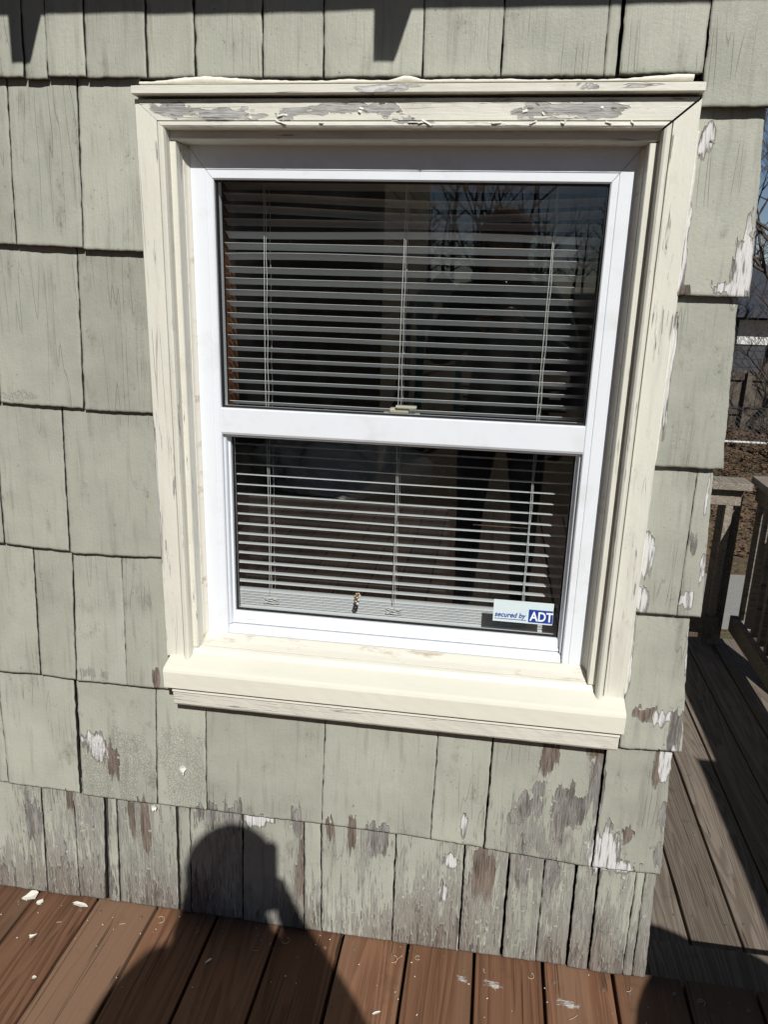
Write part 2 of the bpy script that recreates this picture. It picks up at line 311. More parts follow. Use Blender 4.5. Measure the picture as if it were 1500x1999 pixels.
# ================================================================== ground (structure)
q = N('yard_ground'); v = q.obj(); a = q.noise(v, 0.7, 5, 0.6); b = q.noise(v, 30, 5, 0.7); c2 = q.noise(v, 4, 4)
gc = q.mix(q.ss(b, 0.35, 0.65), (0.055, 0.04, 0.028), (0.20, 0.14, 0.09)); gc = q.mix(q.ss(c2, 0.5, 0.7), gc, (0.12, 0.12, 0.06))
M['ground'] = q.bsdf(q.mix(q.ss(a, 0.6, 0.7), gc, (0.24, 0.22, 0.19)), 0.95, q.bump(b, 0.02), 0.1)
g = mesh('ground', [(-400, -400, -1.05), (400, -400, -1.05), (400, 400, -1.05), (-400, 400, -1.05)], [(0, 1, 2, 3)], M['ground']); g['kind'] = 'structure'
M['path'] = plain('worn_concrete', (0.27, 0.26, 0.24), 0.9, 25, 0.4, 0.004)
pth = mesh('path', [(0.6, 4.2, -1.046), (6.0, 4.6, -1.046), (6.3, 5.9, -1.046), (0.6, 5.4, -1.046)], [(0, 1, 2, 3)], M['path']); pth['kind'] = 'structure'

# ================================================================== house
house = empty('shingled_house', (0, 0, 0))
tag(house, 'sage green painted shingle house wall with peeling paint round a cream framed window', 'house')
WX0, WX1, WZ0, WZ1 = -0.60, 0.25, 0.575, 1.662     # rough opening
bm = bmesh.new()
for (x0, x1, z0, z1) in ((-3.0, WX0, -0.1, 2.35), (WX1, 0.352, -0.1, 2.35), (WX0, WX1, -0.1, WZ0), (WX0, WX1, WZ1, 2.35)):
    bm_box(bm, x0, x1, 0.0135, 0.10, z0, z1)
bm_box(bm, 0.27, 0.352, 0.1005, 3.4, -1.04, 2.35); bm_box(bm, -3.0, 0.352, 0.02, 0.0995, -1.04, -0.101)
bm_obj('wall', bm, M['sheath'], house)
# room behind the window
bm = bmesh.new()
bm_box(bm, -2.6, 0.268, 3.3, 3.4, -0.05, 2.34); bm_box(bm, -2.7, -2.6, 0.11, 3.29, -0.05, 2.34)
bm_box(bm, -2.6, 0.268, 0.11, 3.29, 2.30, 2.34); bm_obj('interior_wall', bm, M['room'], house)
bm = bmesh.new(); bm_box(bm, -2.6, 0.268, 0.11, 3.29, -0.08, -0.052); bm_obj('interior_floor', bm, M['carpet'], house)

SHN = [0]; FLK = []
def shingle(x0t, x0b, x1t, x1b, zt, zb0, zb1, row='', out=0.0, rag=1.0, plane='y', tilt=0.0):
    """one tapered shingle: exposed from zt down to zb0 (left) / zb1 (right)"""
    SHN[0] += 1; sd_ = SHN[0] * 3.71
    zu = zt + 0.035; h = zu - min(zb0, zb1); w = x1b - x0b
    fine = plane == 'y'
    nx = max(4, int(w / (0.0032 if fine else 0.03))); nz = max(6, int(h / (0.0036 if fine else 0.03)))
    u = np.linspace(0, 1, nx + 1); t = np.linspace(0, 1, nz + 1); U, T = np.meshgrid(u, t)
    zb = zb0 + (zb1 - zb0) * U + rag * 0.0016 * fnoise(U * w * 90 + sd_, U * 0 + sd_, 3) * np.clip(T * 6 - 5, 0, 1)
    Z = zu + (zb - zu) * T
    te = np.clip((Z - zu) / ((zb) - zu), 0, 1)
    xl = x0t + (x0b - x0t) * T + rag * 0.0019 * fnoise(Z * 60 + sd_, Z * 0 + 3.3 + sd_, 3)
    xr = x1t + (x1b - x1t) * T + rag * 0.0019 * fnoise(Z * 60 + sd_, Z * 0 + 9.1 + sd_, 3)
    X = xl + (xr - xl) * U
    cup = 0.0016 * (4 * (U - 0.5) ** 2 - 0.4) * rng.uniform(-0.6, 1.2) * T
    Y = 0.0022 - (0.0115 + out) * te + cup + 0.0016 * fnoise(U * w * 9 + sd_, Z * 7 + sd_, 2) + 0.0012 * fnoise(U * w * 40 + sd_, Z * 4 + sd_, 2) * T + tilt * (U - 0.5) * T
    edge = np.minimum(np.minimum(U, 1 - U) * w, (1 - T) * h); Y = Y + 0.0009 * np.clip(1 - edge / 0.0035, 0, 1) ** 2
    Y = np.minimum(Y, 0.0045)
    YB = np.minimum(Y + 0.003 + 0.0085 * te, 0.0132)
    n = X.size; idx = np.arange(n).reshape(X.shape)
    a = idx[:-1, :-1].ravel(); b = idx[:-1, 1:].ravel(); c = idx[1:, 1:].ravel(); d = idx[1:, :-1].ravel()
    F = np.stack([a, d, c, b], 1).tolist()
    per = np.concatenate([idx[0, :], idx[1:, -1], idx[-1, -2::-1], idx[-2:0:-1, 0]]); m_ = len(per)
    FR = np.stack([X, Y, Z], -1).reshape(-1, 3); BK = np.stack([X, YB, Z], -1).reshape(-1, 3)[per]; V = np.concatenate([FR, BK])
    for i in range(m_): F.append([int(per[i]), int(per[(i + 1) % m_]), n + (i + 1) % m_, n + i])
    F.append(list(range(n + m_ - 1, n - 1, -1)))
    if fine:
        at = wear(X, Z, BL, row)
        pk = at['peel'] + 0.25 * (row == 'G') * (at['worn'] > 0.45); ii = np.argwhere((pk > 0.18) & (pk < 0.55) & (Z < zt - 0.01) & (U * w > 0.012) & ((1 - U) * w > 0.012) & (Z > zb + 0.012))
        for a_, b_ in ii[rng.random(len(ii)) < 0.020]: FLK.append((float(X[a_, b_]), float(Y[a_, b_]), float(Z[a_, b_])))
        # paint lets go first at butts and edges
        ed = np.clip(1 - np.minimum(np.minimum(U, 1 - U) * w, (1 - T) * h * 0.8) / 0.006, 0, 1)
        at['peel'] = np.maximum(at['peel'], -0.25 + 0.42 * ed); at['primer'] = np.maximum(at['primer'], 0.45 * ed)
        at = {k: np.concatenate([x.ravel(), x.ravel()[per]]) for k, x in at.items()}
    else: at = None
    ns_ = m_; nf = len(F) - 1 - m_
    org = (float(X.mean()), 0.0, float(zb.min()))
    if plane == 'x':
        V = np.stack([0.366 - V[:, 1], V[:, 0], V[:, 2]], 1); org = (0.366, float(X.mean()), float(zb.min())); F = [f[::-1] for f in F] if False else F
    o = mesh('shingle', V, F, M['shingle'], house, True, at, org); o.data.materials.append(M['edge'])
    mi = np.zeros(len(F), dtype=np.int32); mi[nf:] = 1; o.data.polygons.foreach_set('material_index', mi)
    sm_ = np.ones(len(F), dtype=bool); sm_[nf:] = False; o.data.polygons.foreach_set('use_smooth', sm_); return o

CL, CRt = -0.622, 0.276            # casing outer edges
g_ = 0.0021
def rowq(js, zt, zbs, row='', gaps=None, outs=None):
    """js: joints (x_top, x_bottom); zbs: bottom z of each shingle (left,right)"""
    for i in range(len(js) - 1):
        gl_ = (gaps or {}).get(i, g_); gr = (gaps or {}).get(i + 1, g_)
        zb = zbs[i] if isinstance(zbs, list) else zbs
        zb = zb if isinstance(zb, tuple) else (zb, zb)
        shingle(js[i][0] + gl_ / 2, js[i][1] + gl_ / 2, js[i + 1][0] - gr / 2, js[i + 1][1] - gr / 2, zt, zb[0], zb[1], row, (outs or {}).get(i, rng.uniform(-0.0015, 0.0015)))
xx = lambda *a: [(x, x) if not isinstance(x, tuple) else x for x in a]
# rows above the window
def filler(x0, x1, zt, zb, wmin=0.09, wmax=0.19, plane='y'):
    x = x0
    while x < x1 - 0.02:
        w = min(rng.uniform(wmin, wmax), x1 - x)
        if x1 - (x + w) < 0.05: w = x1 - x
        e = rng.uniform(-0.004, 0.004)
        shingle(x + g_, x + g_, x + w - g_, x + w - g_, zt, zb + e, zb + e, plane=plane); x += w
filler(-2.2, 0.384, 2.31, 2.02)
filler(-2.2, -1.02, 1.985, 1.70); filler(-2.2, -1.02, 1.70, 1.433); filler(-2.2, -1.07, 1.433, 1.143); filler(-2.2, -1.09, 1.143, 0.857)
filler(-2.2, -1.13, 0.857, 0.569); filler(-2.2, -1.19, 0.569, 0.289); filler(-2.2, -1.24, 0.289, 0.004, 0.06, 0.15)
rowq(xx(-1.02, -0.915, (-0.813, -0.818), (-0.771, -0.776), (-0.703, -0.707), (-0.599, -0.601), (-0.520, -0.519), (-0.407, -0.406), (-0.307, -0.306), (-0.149, -0.148), (-0.027, -0.026), (0.128, 0.129), (0.148, 0.149), (0.271, 0.274), (0.375, 0.386)), 2.02,
     [1.70, 1.700, 1.697, 1.700, 1.698, 1.6985, 1.698, 1.6975, 1.697, 1.696, 1.6965, 1.6965, (1.698, 1.699), (1.652, 1.6515)], gaps={12: 0.0055, 11: 0.0012, 4: 0.002, 6: 0.0022}, outs={13: 0.008, 12: 0.001, 0: 0.003, 1: 0.004, 2: 0.004, 3: 0.004, 4: 0.004})
# left of the window
rowq(xx(-1.02, (-0.859, -0.865), (-0.731, -0.737), CL + 0.004), 1.699, [1.434, (1.433, 1.431), (1.428, 1.427)], gaps={2: 0.002}, outs={0: 0.002, 1: 0.003, 2: 0.004})
rowq(xx(-1.07, (-0.927, -0.935), (-0.756, -0.764), CL + 0.004), 1.430, [(1.146, 1.147), (1.147, 1.144), (1.141, 1.142)], gaps={1: 0.003, 2: 0.002})
rowq(xx(-1.09, (-0.955, -0.96), (-0.814, -0.820), CL + 0.004), 1.143, [0.862, (0.861, 0.856), (0.852, 0.857)], gaps={2: 0.0025})
rowq(xx(-1.13, -1.02, (-0.904, -0.913), (-0.818, -0.832), (-0.715, -0.719), CL + 0.012), 0.857, [0.57, (0.570, 0.573), (0.570, 0.569), (0.567, 0.568), (0.568, 0.570)], gaps={2: 0.0022, 3: 0.0035, 4: 0.0006})
# course under the sill
rowq(xx(-1.19, -1.02, (-0.841, -0.846), (-0.659, -0.670), (-0.552, -0.557), (-0.297, -0.303), (-0.066, -0.072), (0.042, 0.039), (0.258, 0.257), (0.379, 0.393)), 0.569,
     [0.292, (0.291, 0.289), (0.284, 0.283), (0.283, 0.284), (0.284, 0.286), (0.286, 0.283), (0.281, 0.277), (0.276, 0.263), (0.262, 0.265)],
     gaps={2: 0.006, 3: 0.0018, 4: 0.001, 5: 0.001, 6: 0.0016, 7: 0.0036, 8: 0.0042})
# bottom course on the deck
rowq(xx(-1.24, -1.10, (-0.948, -0.955), (-0.872, -0.876), (-0.793, -0.808), (-0.768, -0.777), (-0.629, -0.633), (-0.599, -0.604), (-0.479, -0.483), (-0.344, -0.341), (-0.307, -0.302), (-0.145, -0.144), (0.000, 0.002), (0.093, 0.093), (0.165, 0.166), (0.229, 0.231), (0.274, 0.276), (0.349, 0.346), (0.365, 0.366), (0.386, 0.394)),
     0.285, 0.003, 'G', gaps={2: 0.003, 3: 0.0008, 4: 0.010, 5: 0.003, 6: 0.006, 7: 0.0022, 8: 0.003, 9: 0.003, 10: 0.0022, 11: 0.003, 12: 0.004, 13: 0.005, 14: 0.0015, 15: 0.0055, 16: 0.0045, 17: 0.0016, 18: 0.0016},
     outs={3: -0.002, 5: -0.002, 8: 0.001, 12: -0.001, 14: -0.002})
# right of the window
xl = CRt - 0.001
for zt, zb, c0, c1, o in ((1.652, (1.379, 1.380), 0.371, 0.388, 0.005), (1.379, (1.098, 1.099), 0.373, 0.389, 0.003), (1.098, (0.826, 0.826), 0.375, 0.392, 0.002)):
    if zt < 1.2:
        shingle(xl, xl, 0.352, 0.349, zt, zb[0], zb[1], '', o); shingle(0.3528, 0.350, c0, c1, zt, zb[1], zb[1] + 0.001, '', o)
    elif zt > 1.5:
        shingle(xl, xl, c0, c1, zt, zb[0], zb[1], '', o)
    else: shingle(xl, xl, c0, c1, zt, zb[0], zb[1], '', o)
shingle(xl, 0.281, 0.372, 0.395, 0.826, 0.543, 0.548, '', 0.0)
# side wall shingles running back from the corner
for k in range(8): filler(0.03, 3.3, 1.98 - 0.28 * k, 1.70 - 0.28 * k, 0.12, 0.24, 'x')

# loose curled flakes along the peeling edges
mb = MB()
def flake(x, y, z, w, h, lift, rot):
    vs = []
    for j in range(4):
        t = j / 3
        for i in range(3):
            u = (i - 1) * w * (1 - 0.35 * t * rng.random()); dz = t * h; px = u * math.cos(rot) - dz * math.sin(rot); pz = u * math.sin(rot) + dz * math.cos(rot)
            vs.append((x + px, y - 0.0006 - lift * t ** 1.8 + 0.0006 * (i - 1) ** 2, z + pz))
    top = [(j * 3 + i, j * 3 + i + 1, j * 3 + i + 4, j * 3 + i + 3) for j in range(3) for i in range(2)]
    n_ = len(vs); return vs + [(a, b + 0.0005, c) for a, b, c in vs], top + [tuple(k + n_ for k in f[::-1]) for f in top]
for x, y, z in FLK:
    mb.add(flake(x, y, z, rng.uniform(0.001, 0.0035), rng.uniform(0.003, 0.010), rng.uniform(0.0008, 0.003), rng.choice([0, math.pi, 1.57, -1.57]) + rng.normal(0, 0.35)))
o = mesh('loose_paint_flakes', mb.v, mb.f, M['shingle'], house, True, dict(peel=[-0.5] * len(mb.v), brown=[0.0] * len(mb.v), primer=[0.0] * len(mb.v), worn=[-0.6] * len(mb.v), crackle=[-0.5] * len(mb.v))); o['kind'] = 'stuff'
mb = MB()
for (k, bx, bz, rx, rz) in HB:
    for j in range(4):
        a = rng.uniform(0, 6.28); mb.add(flake(bx + rx * 0.95 * math.cos(a), -0.0232, bz + rz * 0.9 * math.sin(a), rng.uniform(0.0015, 0.006), rng.uniform(0.002, 0.004), rng.uniform(0.0008, 0.003), rng.choice([0, math.pi]) + rng.normal(0, 0.3)))
for j in range(12):
    mb.add(flake(rng.uniform(-0.55, 0.2), -0.0305, 1.629, rng.uniform(0.003, 0.010), rng.uniform(0.0015, 0.003), rng.uniform(0.0008, 0.002), math.pi + rng.normal(0, 0.3)))
o = mesh('loose_trim_flakes', mb.v, mb.f, M['creamh'], house, True, {k_: [-0.4] * len(mb.v) for k_ in ('peel', 'worn', 'crackle')}); o['kind'] = 'stuff'
print('flakes', len(FLK))
# eave with rafter tails
YE, ZE, SLP = -0.42, 2.151, 0.34
rv = []
for x in (-3.2, 0.86):
    rv += [(x, YE, ZE), (x, YE, ZE + 0.045), (x, 0.9, ZE + 0.045 + 1.32 * SLP), (x, 0.9, ZE + 1.32 * SLP)]
mesh('roof', rv, [(0, 1, 2, 3), (7, 6, 5, 4), (0, 4, 5, 1), (1, 5, 6, 2), (2, 6, 7, 3), (3, 7, 4, 0)], M['roof'], house)
for x in (-1.96, -1.335, -0.7185, -0.105):
    prof = [(-0.40, ZE + 0.004), (-0.40, 2.060), (-0.385, 2.058), (-0.20, 2.062), (0.03, 2.14), (0.03, ZE + 0.45 * SLP - 0.004)]
    vs = [(x, y, z) for y, z in prof] + [(x + 0.033, y, z) for y, z in prof]; n = len(prof)
    mesh('rafter_tail', vs, [tuple(range(n)), tuple(range(2 * n - 1, n - 1, -1))] + [(i, i + n, (i + 1) % n + n, (i + 1) % n) for i in range(n)], M['soffit'], house, origin=(x, -0.4, 2.07))

# ------------------------------------------------------------------ window
win = empty('window', (-0.172, 0, 0.60), house); WO = Vector((-0.172, 0, 0.60))
def sub(o):                       # child of the window: keep world place
    o.parent = win; o.location = o.location - WO; return o
def densify(prof, step=0.004):
    out = []
    for i in range(len(prof) - 1):
        a, b = np.array(prof[i]), np.array(prof[i + 1]); k = max(1, int(np.linalg.norm(b - a) / step))
        for j in range(k): out.append(tuple(a + (b - a) * j / k))
    return out + [prof[-1]]
def sweep(name, prof, fn, n, mat, jit=0.0004, lst=None, smooth=False, close=True, dens=0.004):
    """prof list of (u, y); fn(u, t) -> (x, z) as arrays; swept along t 0..1"""
    pr = densify(prof + [prof[0]] if close else prof, dens)
    if close: pr = pr[:-1]
    U = np.array([p[0] for p in pr]); Y = np.array([p[1] for p in pr]); t = np.linspace(0, 1, n + 1)
    TT, UU = np.meshgrid(t, U, indexing='ij'); YY = np.broadcast_to(Y, TT.shape).copy()
    X, Z = fn(UU, TT); X = np.array(X); Z = np.array(Z)
    sd_ = rng.uniform(0, 50)
    j = jit * fnoise((X + Z) * 45 + sd_, UU * 60 + YY * 60, 3) * 2
    front = YY < 0.5 * (Y.max() + Y.min())
    YY = YY + np.where(front, j, 0)
    V = np.stack([X, YY, Z], -1).reshape(-1, 3); k = len(pr); F = []
    for i in range(n):
        for jx in range(k if close else k - 1):
            a = i * k + jx; b = i * k + (jx + 1) % k; F.append((a, b, b + k, a + k))
    if close: F.append(tuple(range(k - 1, -1, -1))); F.append(tuple(range(n * k, (n + 1) * k)))
    at = None
    if lst is not None: at = {a: b.ravel() for a, b in wear(X, Z, lst).items()}
    o = mesh(name, V, F, mat, None, smooth, at, tuple(V.mean(0)))
    bm = bmesh.new(); bm.from_mesh(o.data); bmesh.ops.recalc_face_normals(bm, faces=bm.faces); bm.to_mesh(o.data); bm.free()
    return sub(o)
CAS = [(0, 0.012), (0, -0.0215), (0.0015, -0.023), (0.037, -0.0225), (0.0375, -0.010), (0.0395, -0.010), (0.0400, -0.028), (0.0425, -0.031), (0.047, -0.0315), (0.0505, -0.029), (0.052, -0.023), (0.052, 0.012)]
ZT, ZB = 1.664, 0.655
LX, RX = -0.621, 0.275
sweep('casing_board', CAS, lambda u, t: (LX + u + 0 * t, ZB + (ZT - u * 0.85 - ZB) * t), 200, M['cream'], 0.00012, [('p', -0.62, 1.0, 0.003, 0.12)])
sweep('casing_board', CAS, lambda u, t: (RX - u + 0 * t, ZB + (ZT - u * 0.85 - 0.0018 - ZB) * t), 200, M['cream'], 0.00012, [])
sweep('head_casing', [(a, b + 0.002 if a > 0.039 and b < 0 else b - 0.0005) for a, b in CAS], lambda u, t: (LX + u + 0.0008 + (RX - LX - 2 * u - 0.0035) * t, ZT - u * 0.85 + 0 * t), 220, M['creamh'], 0.0002, HB)
# drip cap over the head casing
CAP = [(0.0, 0.010), (0.0, -0.034), (0.001, -0.0375), (0.0115, -0.0375), (0.0125, -0.035), (0.022, 0.004), (0.022, 0.010)]
sweep('drip_cap', CAP, lambda u, t: (-0.6185 + 0.893 * t + 0 * u, 1.6685 + u + 0 * t), 220, M['creamh'], 0.0002, [('p', -0.2, 1.676, 0.05, 0.004), ('g', 0.1, 1.675, 0.02, 0.003)])
# lifted strip of old paint and caulk along the top of the cap
n = 260; t = np.linspace(0, 1, n); X = -0.613 + 0.873 * t
lift = 0.0015 + 0.004 * np.clip(fnoise(X * 9 + 3, X * 0 + 1, 3) + 0.1, 0, 1) + 0.0075 * np.exp(-((X + 0.50) / 0.07) ** 2) + 0.006 * np.exp(-((X + 0.17) / 0.02) ** 2) + 0.006 * np.clip((X - 0.14) / 0.1, 0, 1)
jag = 0.0018 * fnoise(X * 120, X * 0 + 5, 3)
rows_ = [(-0.0135 + 0 * X, 1.6865 + 0 * X), (-0.019 - 0.1 * lift, 1.6872 + lift * 0.45), (-0.016 - 0.3 * lift + jag, 1.6880 + lift + jag), (-0.0150 - 0.3 * lift + jag, 1.6883 + lift + jag), (-0.0175 - 0.1 * lift, 1.6878 + lift * 0.45), (-0.0115 + 0 * X, 1.687 + 0 * X)]
V = np.concatenate([np.stack([X, y, z], 1) for y, z in rows_]); F = [(r * n + i, r * n + i + 1, ((r + 1) % 6) * n + i + 1, ((r + 1) % 6) * n + i) for r in range(6) for i in range(n - 1)]
sub(mesh('lifted_paint_strip', V, F, M['chip'], None, True, None, (-0.17, -0.03, 1.685)))
sweep('caulk_bead', [(0, 0.004), (0, -0.014), (0.003, -0.012), (0.0065, -0.0065), (0.0075, 0.004)], lambda u, t: (RX + 0.0008 + u * (0.55 + 0.9 * np.clip(fnoise(t * 14 + 2, t * 0 + 1, 3) + 0.25, 0, 1)) + 0 * t, 0.66 + 0.96 * t + 0 * u), 240, M['chip'], 0.0012, dens=0.003, smooth=True)
# stops inside the casing
STP = [(0.0, 0.045), (0.0, -0.007), (0.0012, -0.0085), (0.0148, -0.0085), (0.016, -0.007), (0.016, 0.045)]
sweep('stop', STP, lambda u, t: (-0.575 + u + 0 * t, 0.672 + (1.603 - 0.672) * t + 0 * u), 160, M['cream'], 0.00012, [])
sweep('stop', STP, lambda u, t: (0.225 - u + 0 * t, 0.672 + (1.603 - 0.672) * t + 0 * u), 160, M['cream'], 0.00012, [])
sweep('stop', [(0, 0.045), (0, -0.0085), (0.020, -0.0085), (0.0225, -0.004), (0.0235, 0.045)], lambda u, t: (-0.575 + 0.80 * t + 0 * u, 1.6275 - u + 0 * t), 160, M['creamh'], 0.0002, [])
# caulk between stop and vinyl
for x0, s in ((-0.559, 1), (0.209, -1)):
    sweep('caulk_bead', [(0, 0.036), (0, 0.020), (0.003, 0.029), (0.0075, 0.0335), (0.0075, 0.036)], lambda u, t, x0=x0, s=s: (x0 + s * u + 0 * t, 0.68 + 0.925 * t + 0 * u), 90, M['caulk'], 0.0008, dens=0.003, smooth=True)
sweep('caulk_bead', [(0, 0.037), (0, 0.002), (0.006, 0.018), (0.017, 0.033), (0.017, 0.037)], lambda u, t: (-0.559 + 0.768 * t + 0 * u, 0.671 + u + 0 * t), 90, M['caulk'], 0.0012, dens=0.003, smooth=True)
# vinyl frame: four mitred members
VX0, VX1, VZ0, VZ1 = -0.558, 0.208, 0.684, 1.607
def ring(name, prof, x0, x1, z0, z1, mat, gap=0.0, sides='LRTB', jit=0.0001):
    g2_ = gap / 2
    bb = 1.0 if 'B' in sides else 0.0
    f = {'L': lambda u, t: (x0 + u + 0 * t, z0 + bb * u + g2_ + (z1 - z0 - (1 + bb) * u - 2 * g2_) * t), 'R': lambda u, t: (x1 - u + 0 * t, z0 + bb * u + g2_ + (z1 - z0 - (1 + bb) * u - 2 * g2_) * t),
         'T': lambda u, t: (x0 + u + g2_ + (x1 - x0 - 2 * u - 2 * g2_) * t, z1 - u + 0 * t), 'B': lambda u, t: (x0 + u + g2_ + (x1 - x0 - 2 * u - 2 * g2_) * t, z0 + u + 0 * t)}
    for s in sides: sweep(name, prof, f[s], 24, mat, jit, dens=0.02)
VP = [(0, 0.075), (0, 0.035), (0.001, 0.034), (0.033, 0.034), (0.034, 0.0355), (0.0445, 0.0355), (0.0465, 0.038), (0.0465, 0.075)]
KT = 1.22
for s_ in ('L', 'R', 'T'):
    fn = {'L': lambda u, t: (VX0 + u + 0 * t, VZ0 - 0.02 + (VZ1 - KT * u - 0.0005 - VZ0 + 0.02) * t), 'R': lambda u, t: (VX1 - u + 0 * t, VZ0 - 0.02 + (VZ1 - KT * u - 0.0005 - VZ0 + 0.02) * t),
          'T': lambda u, t: (VX0 + u + 0.0005 + (VX1 - VX0 - 2 * u - 0.001) * t, VZ1 - KT * u + 0 * t)}[s_]
    sweep('frame_member', VP, fn, 24, M['vinyl'], 0.0001, dens=0.02)
GX0, GX1 = -0.5115, 0.1615
# meeting rail, lower glazing frame, bottom rail, frame sill
def hbar(name, x0, x1, prof, mat, jit=0.0001): return sweep(name, prof, lambda u, t: (x0 + (x1 - x0) * t + 0 * u, u + 0 * t), 30, mat, jit, dens=0.02)
hbar('meeting_rail', GX0, GX1, [(1.152, 0.075), (1.152, 0.037), (1.150, 0.0352), (1.106, 0.0352), (1.1015, 0.038), (1.1015, 0.075)], M['vinyl'])
ring('glazing_bead', [(0, 0.085), (0, 0.048), (0.0035, 0.046), (0.0045, 0.048), (0.005, 0.058), (0.0085, 0.060), (0.0085, 0.085)], GX0, GX1, 0.704, 1.1015, M['vinyl'], 0, 'LRT')
hbar('sash_rail', -0.511, 0.161, [(0.7265, 0.085), (0.7265, 0.064), (0.724, 0.061), (0.711, 0.0575), (0.7095, 0.059), (0.7085, 0.056), (0.704, 0.054), (0.702, 0.085)], M['vinyl'])
hbar('frame_sill', -0.5125, 0.1625, [(0.7015, 0.075), (0.7015, 0.052), (0.699, 0.047), (0.6885, 0.0425), (0.687, 0.044), (0.685, 0.038), (0.678, 0.036), (0.672, 0.075)], M['vinyl'], 0.0006)
ring('gasket', [(0, 0.074), (0, 0.0685), (0.0035, 0.0685), (0.0035, 0.074)], -0.5035, 0.1535, 0.7262, 1.0935, M['gasket'], 0, 'LRTB')
ring('gasket', [(0, 0.052), (0, 0.044), (0.003, 0.044), (0.003, 0.052)], GX0, GX1, 1.152, 1.5502, M['gasket'], 0, 'LRTB')
def pane(x0, x1, y, z0, z1): return sub(box('pane', x0, x1, y, y + 0.004, z0, z1, M['glass']))
pane(GX0 + 0.0005, GX1 - 0.0005, 0.0465, 1.1525, 1.5498)
pane(-0.503, 0.153, 0.0705, 0.727, 1.093)
# sash lock on the inside of the meeting rail
bm = bmesh.new(); bm_box(bm, -0.21, -0.14, 0.082, 0.105, 1.140, 1.150, 0.002); bm_box(bm, -0.197, -0.16, 0.084, 0.10, 1.1505, 1.160, 0.003)
bm_box(bm, -0.185, -0.145, 0.078, 0.09, 1.1605, 1.166, 0.002); bm_obj('sash_lock', bm, M['beige'], None, origin=(-0.175, 0.09, 1.14)); sub(bpy.data.objects['sash_lock'])
sub(box('inner_rail', -0.5, 0.15, 0.0765, 0.108, 1.115, 1.1395, M['beige'], bev=0.002))
# sill and apron
SIL = [(0.60, 0.02), (0.602, -0.057), (0.6045, -0.0605), (0.639, -0.0625), (0.6445, -0.061), (0.6475, -0.055), (0.6595, -0.012), (0.664, -0.0095), (0.6685, -0.006), (0.6785, 0.036), (0.6785, 0.045), (0.655, 0.045), (0.6, 0.03)]
sweep('sill', SIL, lambda u, t: (-0.6125 + 0.8875 * t + 0 * u, u + 0 * t), 150, M['sill'], 0.0002, SLB)
sweep('apron', [(0.5995, 0.012), (0.5995, -0.050), (0.592, -0.0515), (0.5905, -0.0475), (0.562, -0.0445), (0.557, -0.041), (0.556, -0.036), (0.5575, 0.012)], lambda u, t: (-0.6005 + 0.871 * t + 0 * u, u + 0 * t), 200, M['creamh'], 0.0003, [])
# varnished inner jamb seen through the glass
for x in (-0.562,):
    sub(box('inner_jamb', x, x + 0.026, 0.122, 0.215, 1.12, 1.60, M['woodtrim'], bev=0.002))
sub(box('inner_stool', -0.56, 0.21, 0.110, 0.26, 0.672, 0.692, M['cream'], bev=0.003))

# ================================================================== venetian blind
YB_ = 0.152
blind = empty('venetian_blind', (-0.18, YB_, 0.72)); tag(blind, 'white horizontal slat blind hanging open behind the window glass', 'blind')
BO = Vector((-0.18, YB_, 0.72))
def bsub(o): o.parent = blind; o.location = o.location - BO; return o
SX0, SX1 = -0.531, 0.172
def slat_mesh(tilt, sag, amp, w=0.0245, nx=40, thick=0.0007):
    xs = np.linspace(SX0, SX1, nx + 1); a = np.linspace(-0.5, 0.5, 7); V = []; F = []
    for top in (0, 1):
        for x in xs:
            tt = (x - SX0) / (SX1 - SX0)
            for s in a:
                cy = s * w; cz = 0.0022 * (1 - 4 * s * s) + (thick if top else 0)
                y = cy * math.cos(tilt) + cz * math.sin(tilt); z = -cy * math.sin(tilt) + cz * math.cos(tilt)
                z += sag * math.sin(math.pi * tt) + amp * math.sin(2 * math.pi * tt * 1.0 + 0.7)
                V.append((x, y, z))
    n1 = (nx + 1) * 7
    for i in range(nx):
        for j in range(6):
            p = i * 7 + j; F.append((p, p + 1, p + 8, p + 7)); F.append((n1 + p, n1 + p + 7, n1 + p + 8, n1 + p + 1))
    for i in range(nx):
        for j in (0, 6): p = i * 7 + j; F.append((p, p + 7, p + 7 + n1, p + n1))
    for i in (0, nx):
        for j in range(6): p = i * 7 + j; F.append((p, p + 1, p + 1 + n1, p + n1))
    me = bpy.data.meshes.new('slat'); me.from_pydata(V, [], F); me.materials.append(M['slat'])
    me.polygons.foreach_set('use_smooth', [True] * len(me.polygons)); return me
PITCH = 0.0215; ZS = 0.758
NS = 38
bent = {31: (0.004, 0.002), 35: (-0.007, 0.003), 36: (-0.005, 0.003), 24: (0.001, 0.001), 33: (0.002, -0.002), 12: (0.0008, 0.001), 7: (-0.001, 0.0006)}
for k in range(NS):
    tl = 7.0 + 20.0 * min(1.0, (k / 30.0)) ** 0.9 + rng.uniform(-1.2, 1.2); sg, am = bent.get(k, (rng.uniform(-0.0006, 0.0006), rng.uniform(-0.0005, 0.0005)))
    o = bpy.data.objects.new('slat', slat_mesh(math.radians(tl), sg, am)); o.location = (rng.uniform(-0.001, 0.001), YB_, ZS + k * PITCH + rng.uniform(-0.0005, 0.0005)); bsub(link(o))
variants = [slat_mesh(0.02, 0, 0)]
for k in range(11):
    o = bpy.data.objects.new('slat', variants[0]); o.location = (rng.uniform(-0.001, 0.001), YB_ + 0.001 * (k % 2), 0.7085 + k * 0.0030); bsub(link(o))
bsub(box('bottom_rail', SX0, SX1, YB_ - 0.0125, YB_ + 0.0125, 0.693, 0.7065, M['slat'], bev=0.003))
bsub(box('head_rail', SX0, SX1, YB_ - 0.0125, YB_ + 0.0125, 1.582, 1.61, M['slat'], bev=0.002))
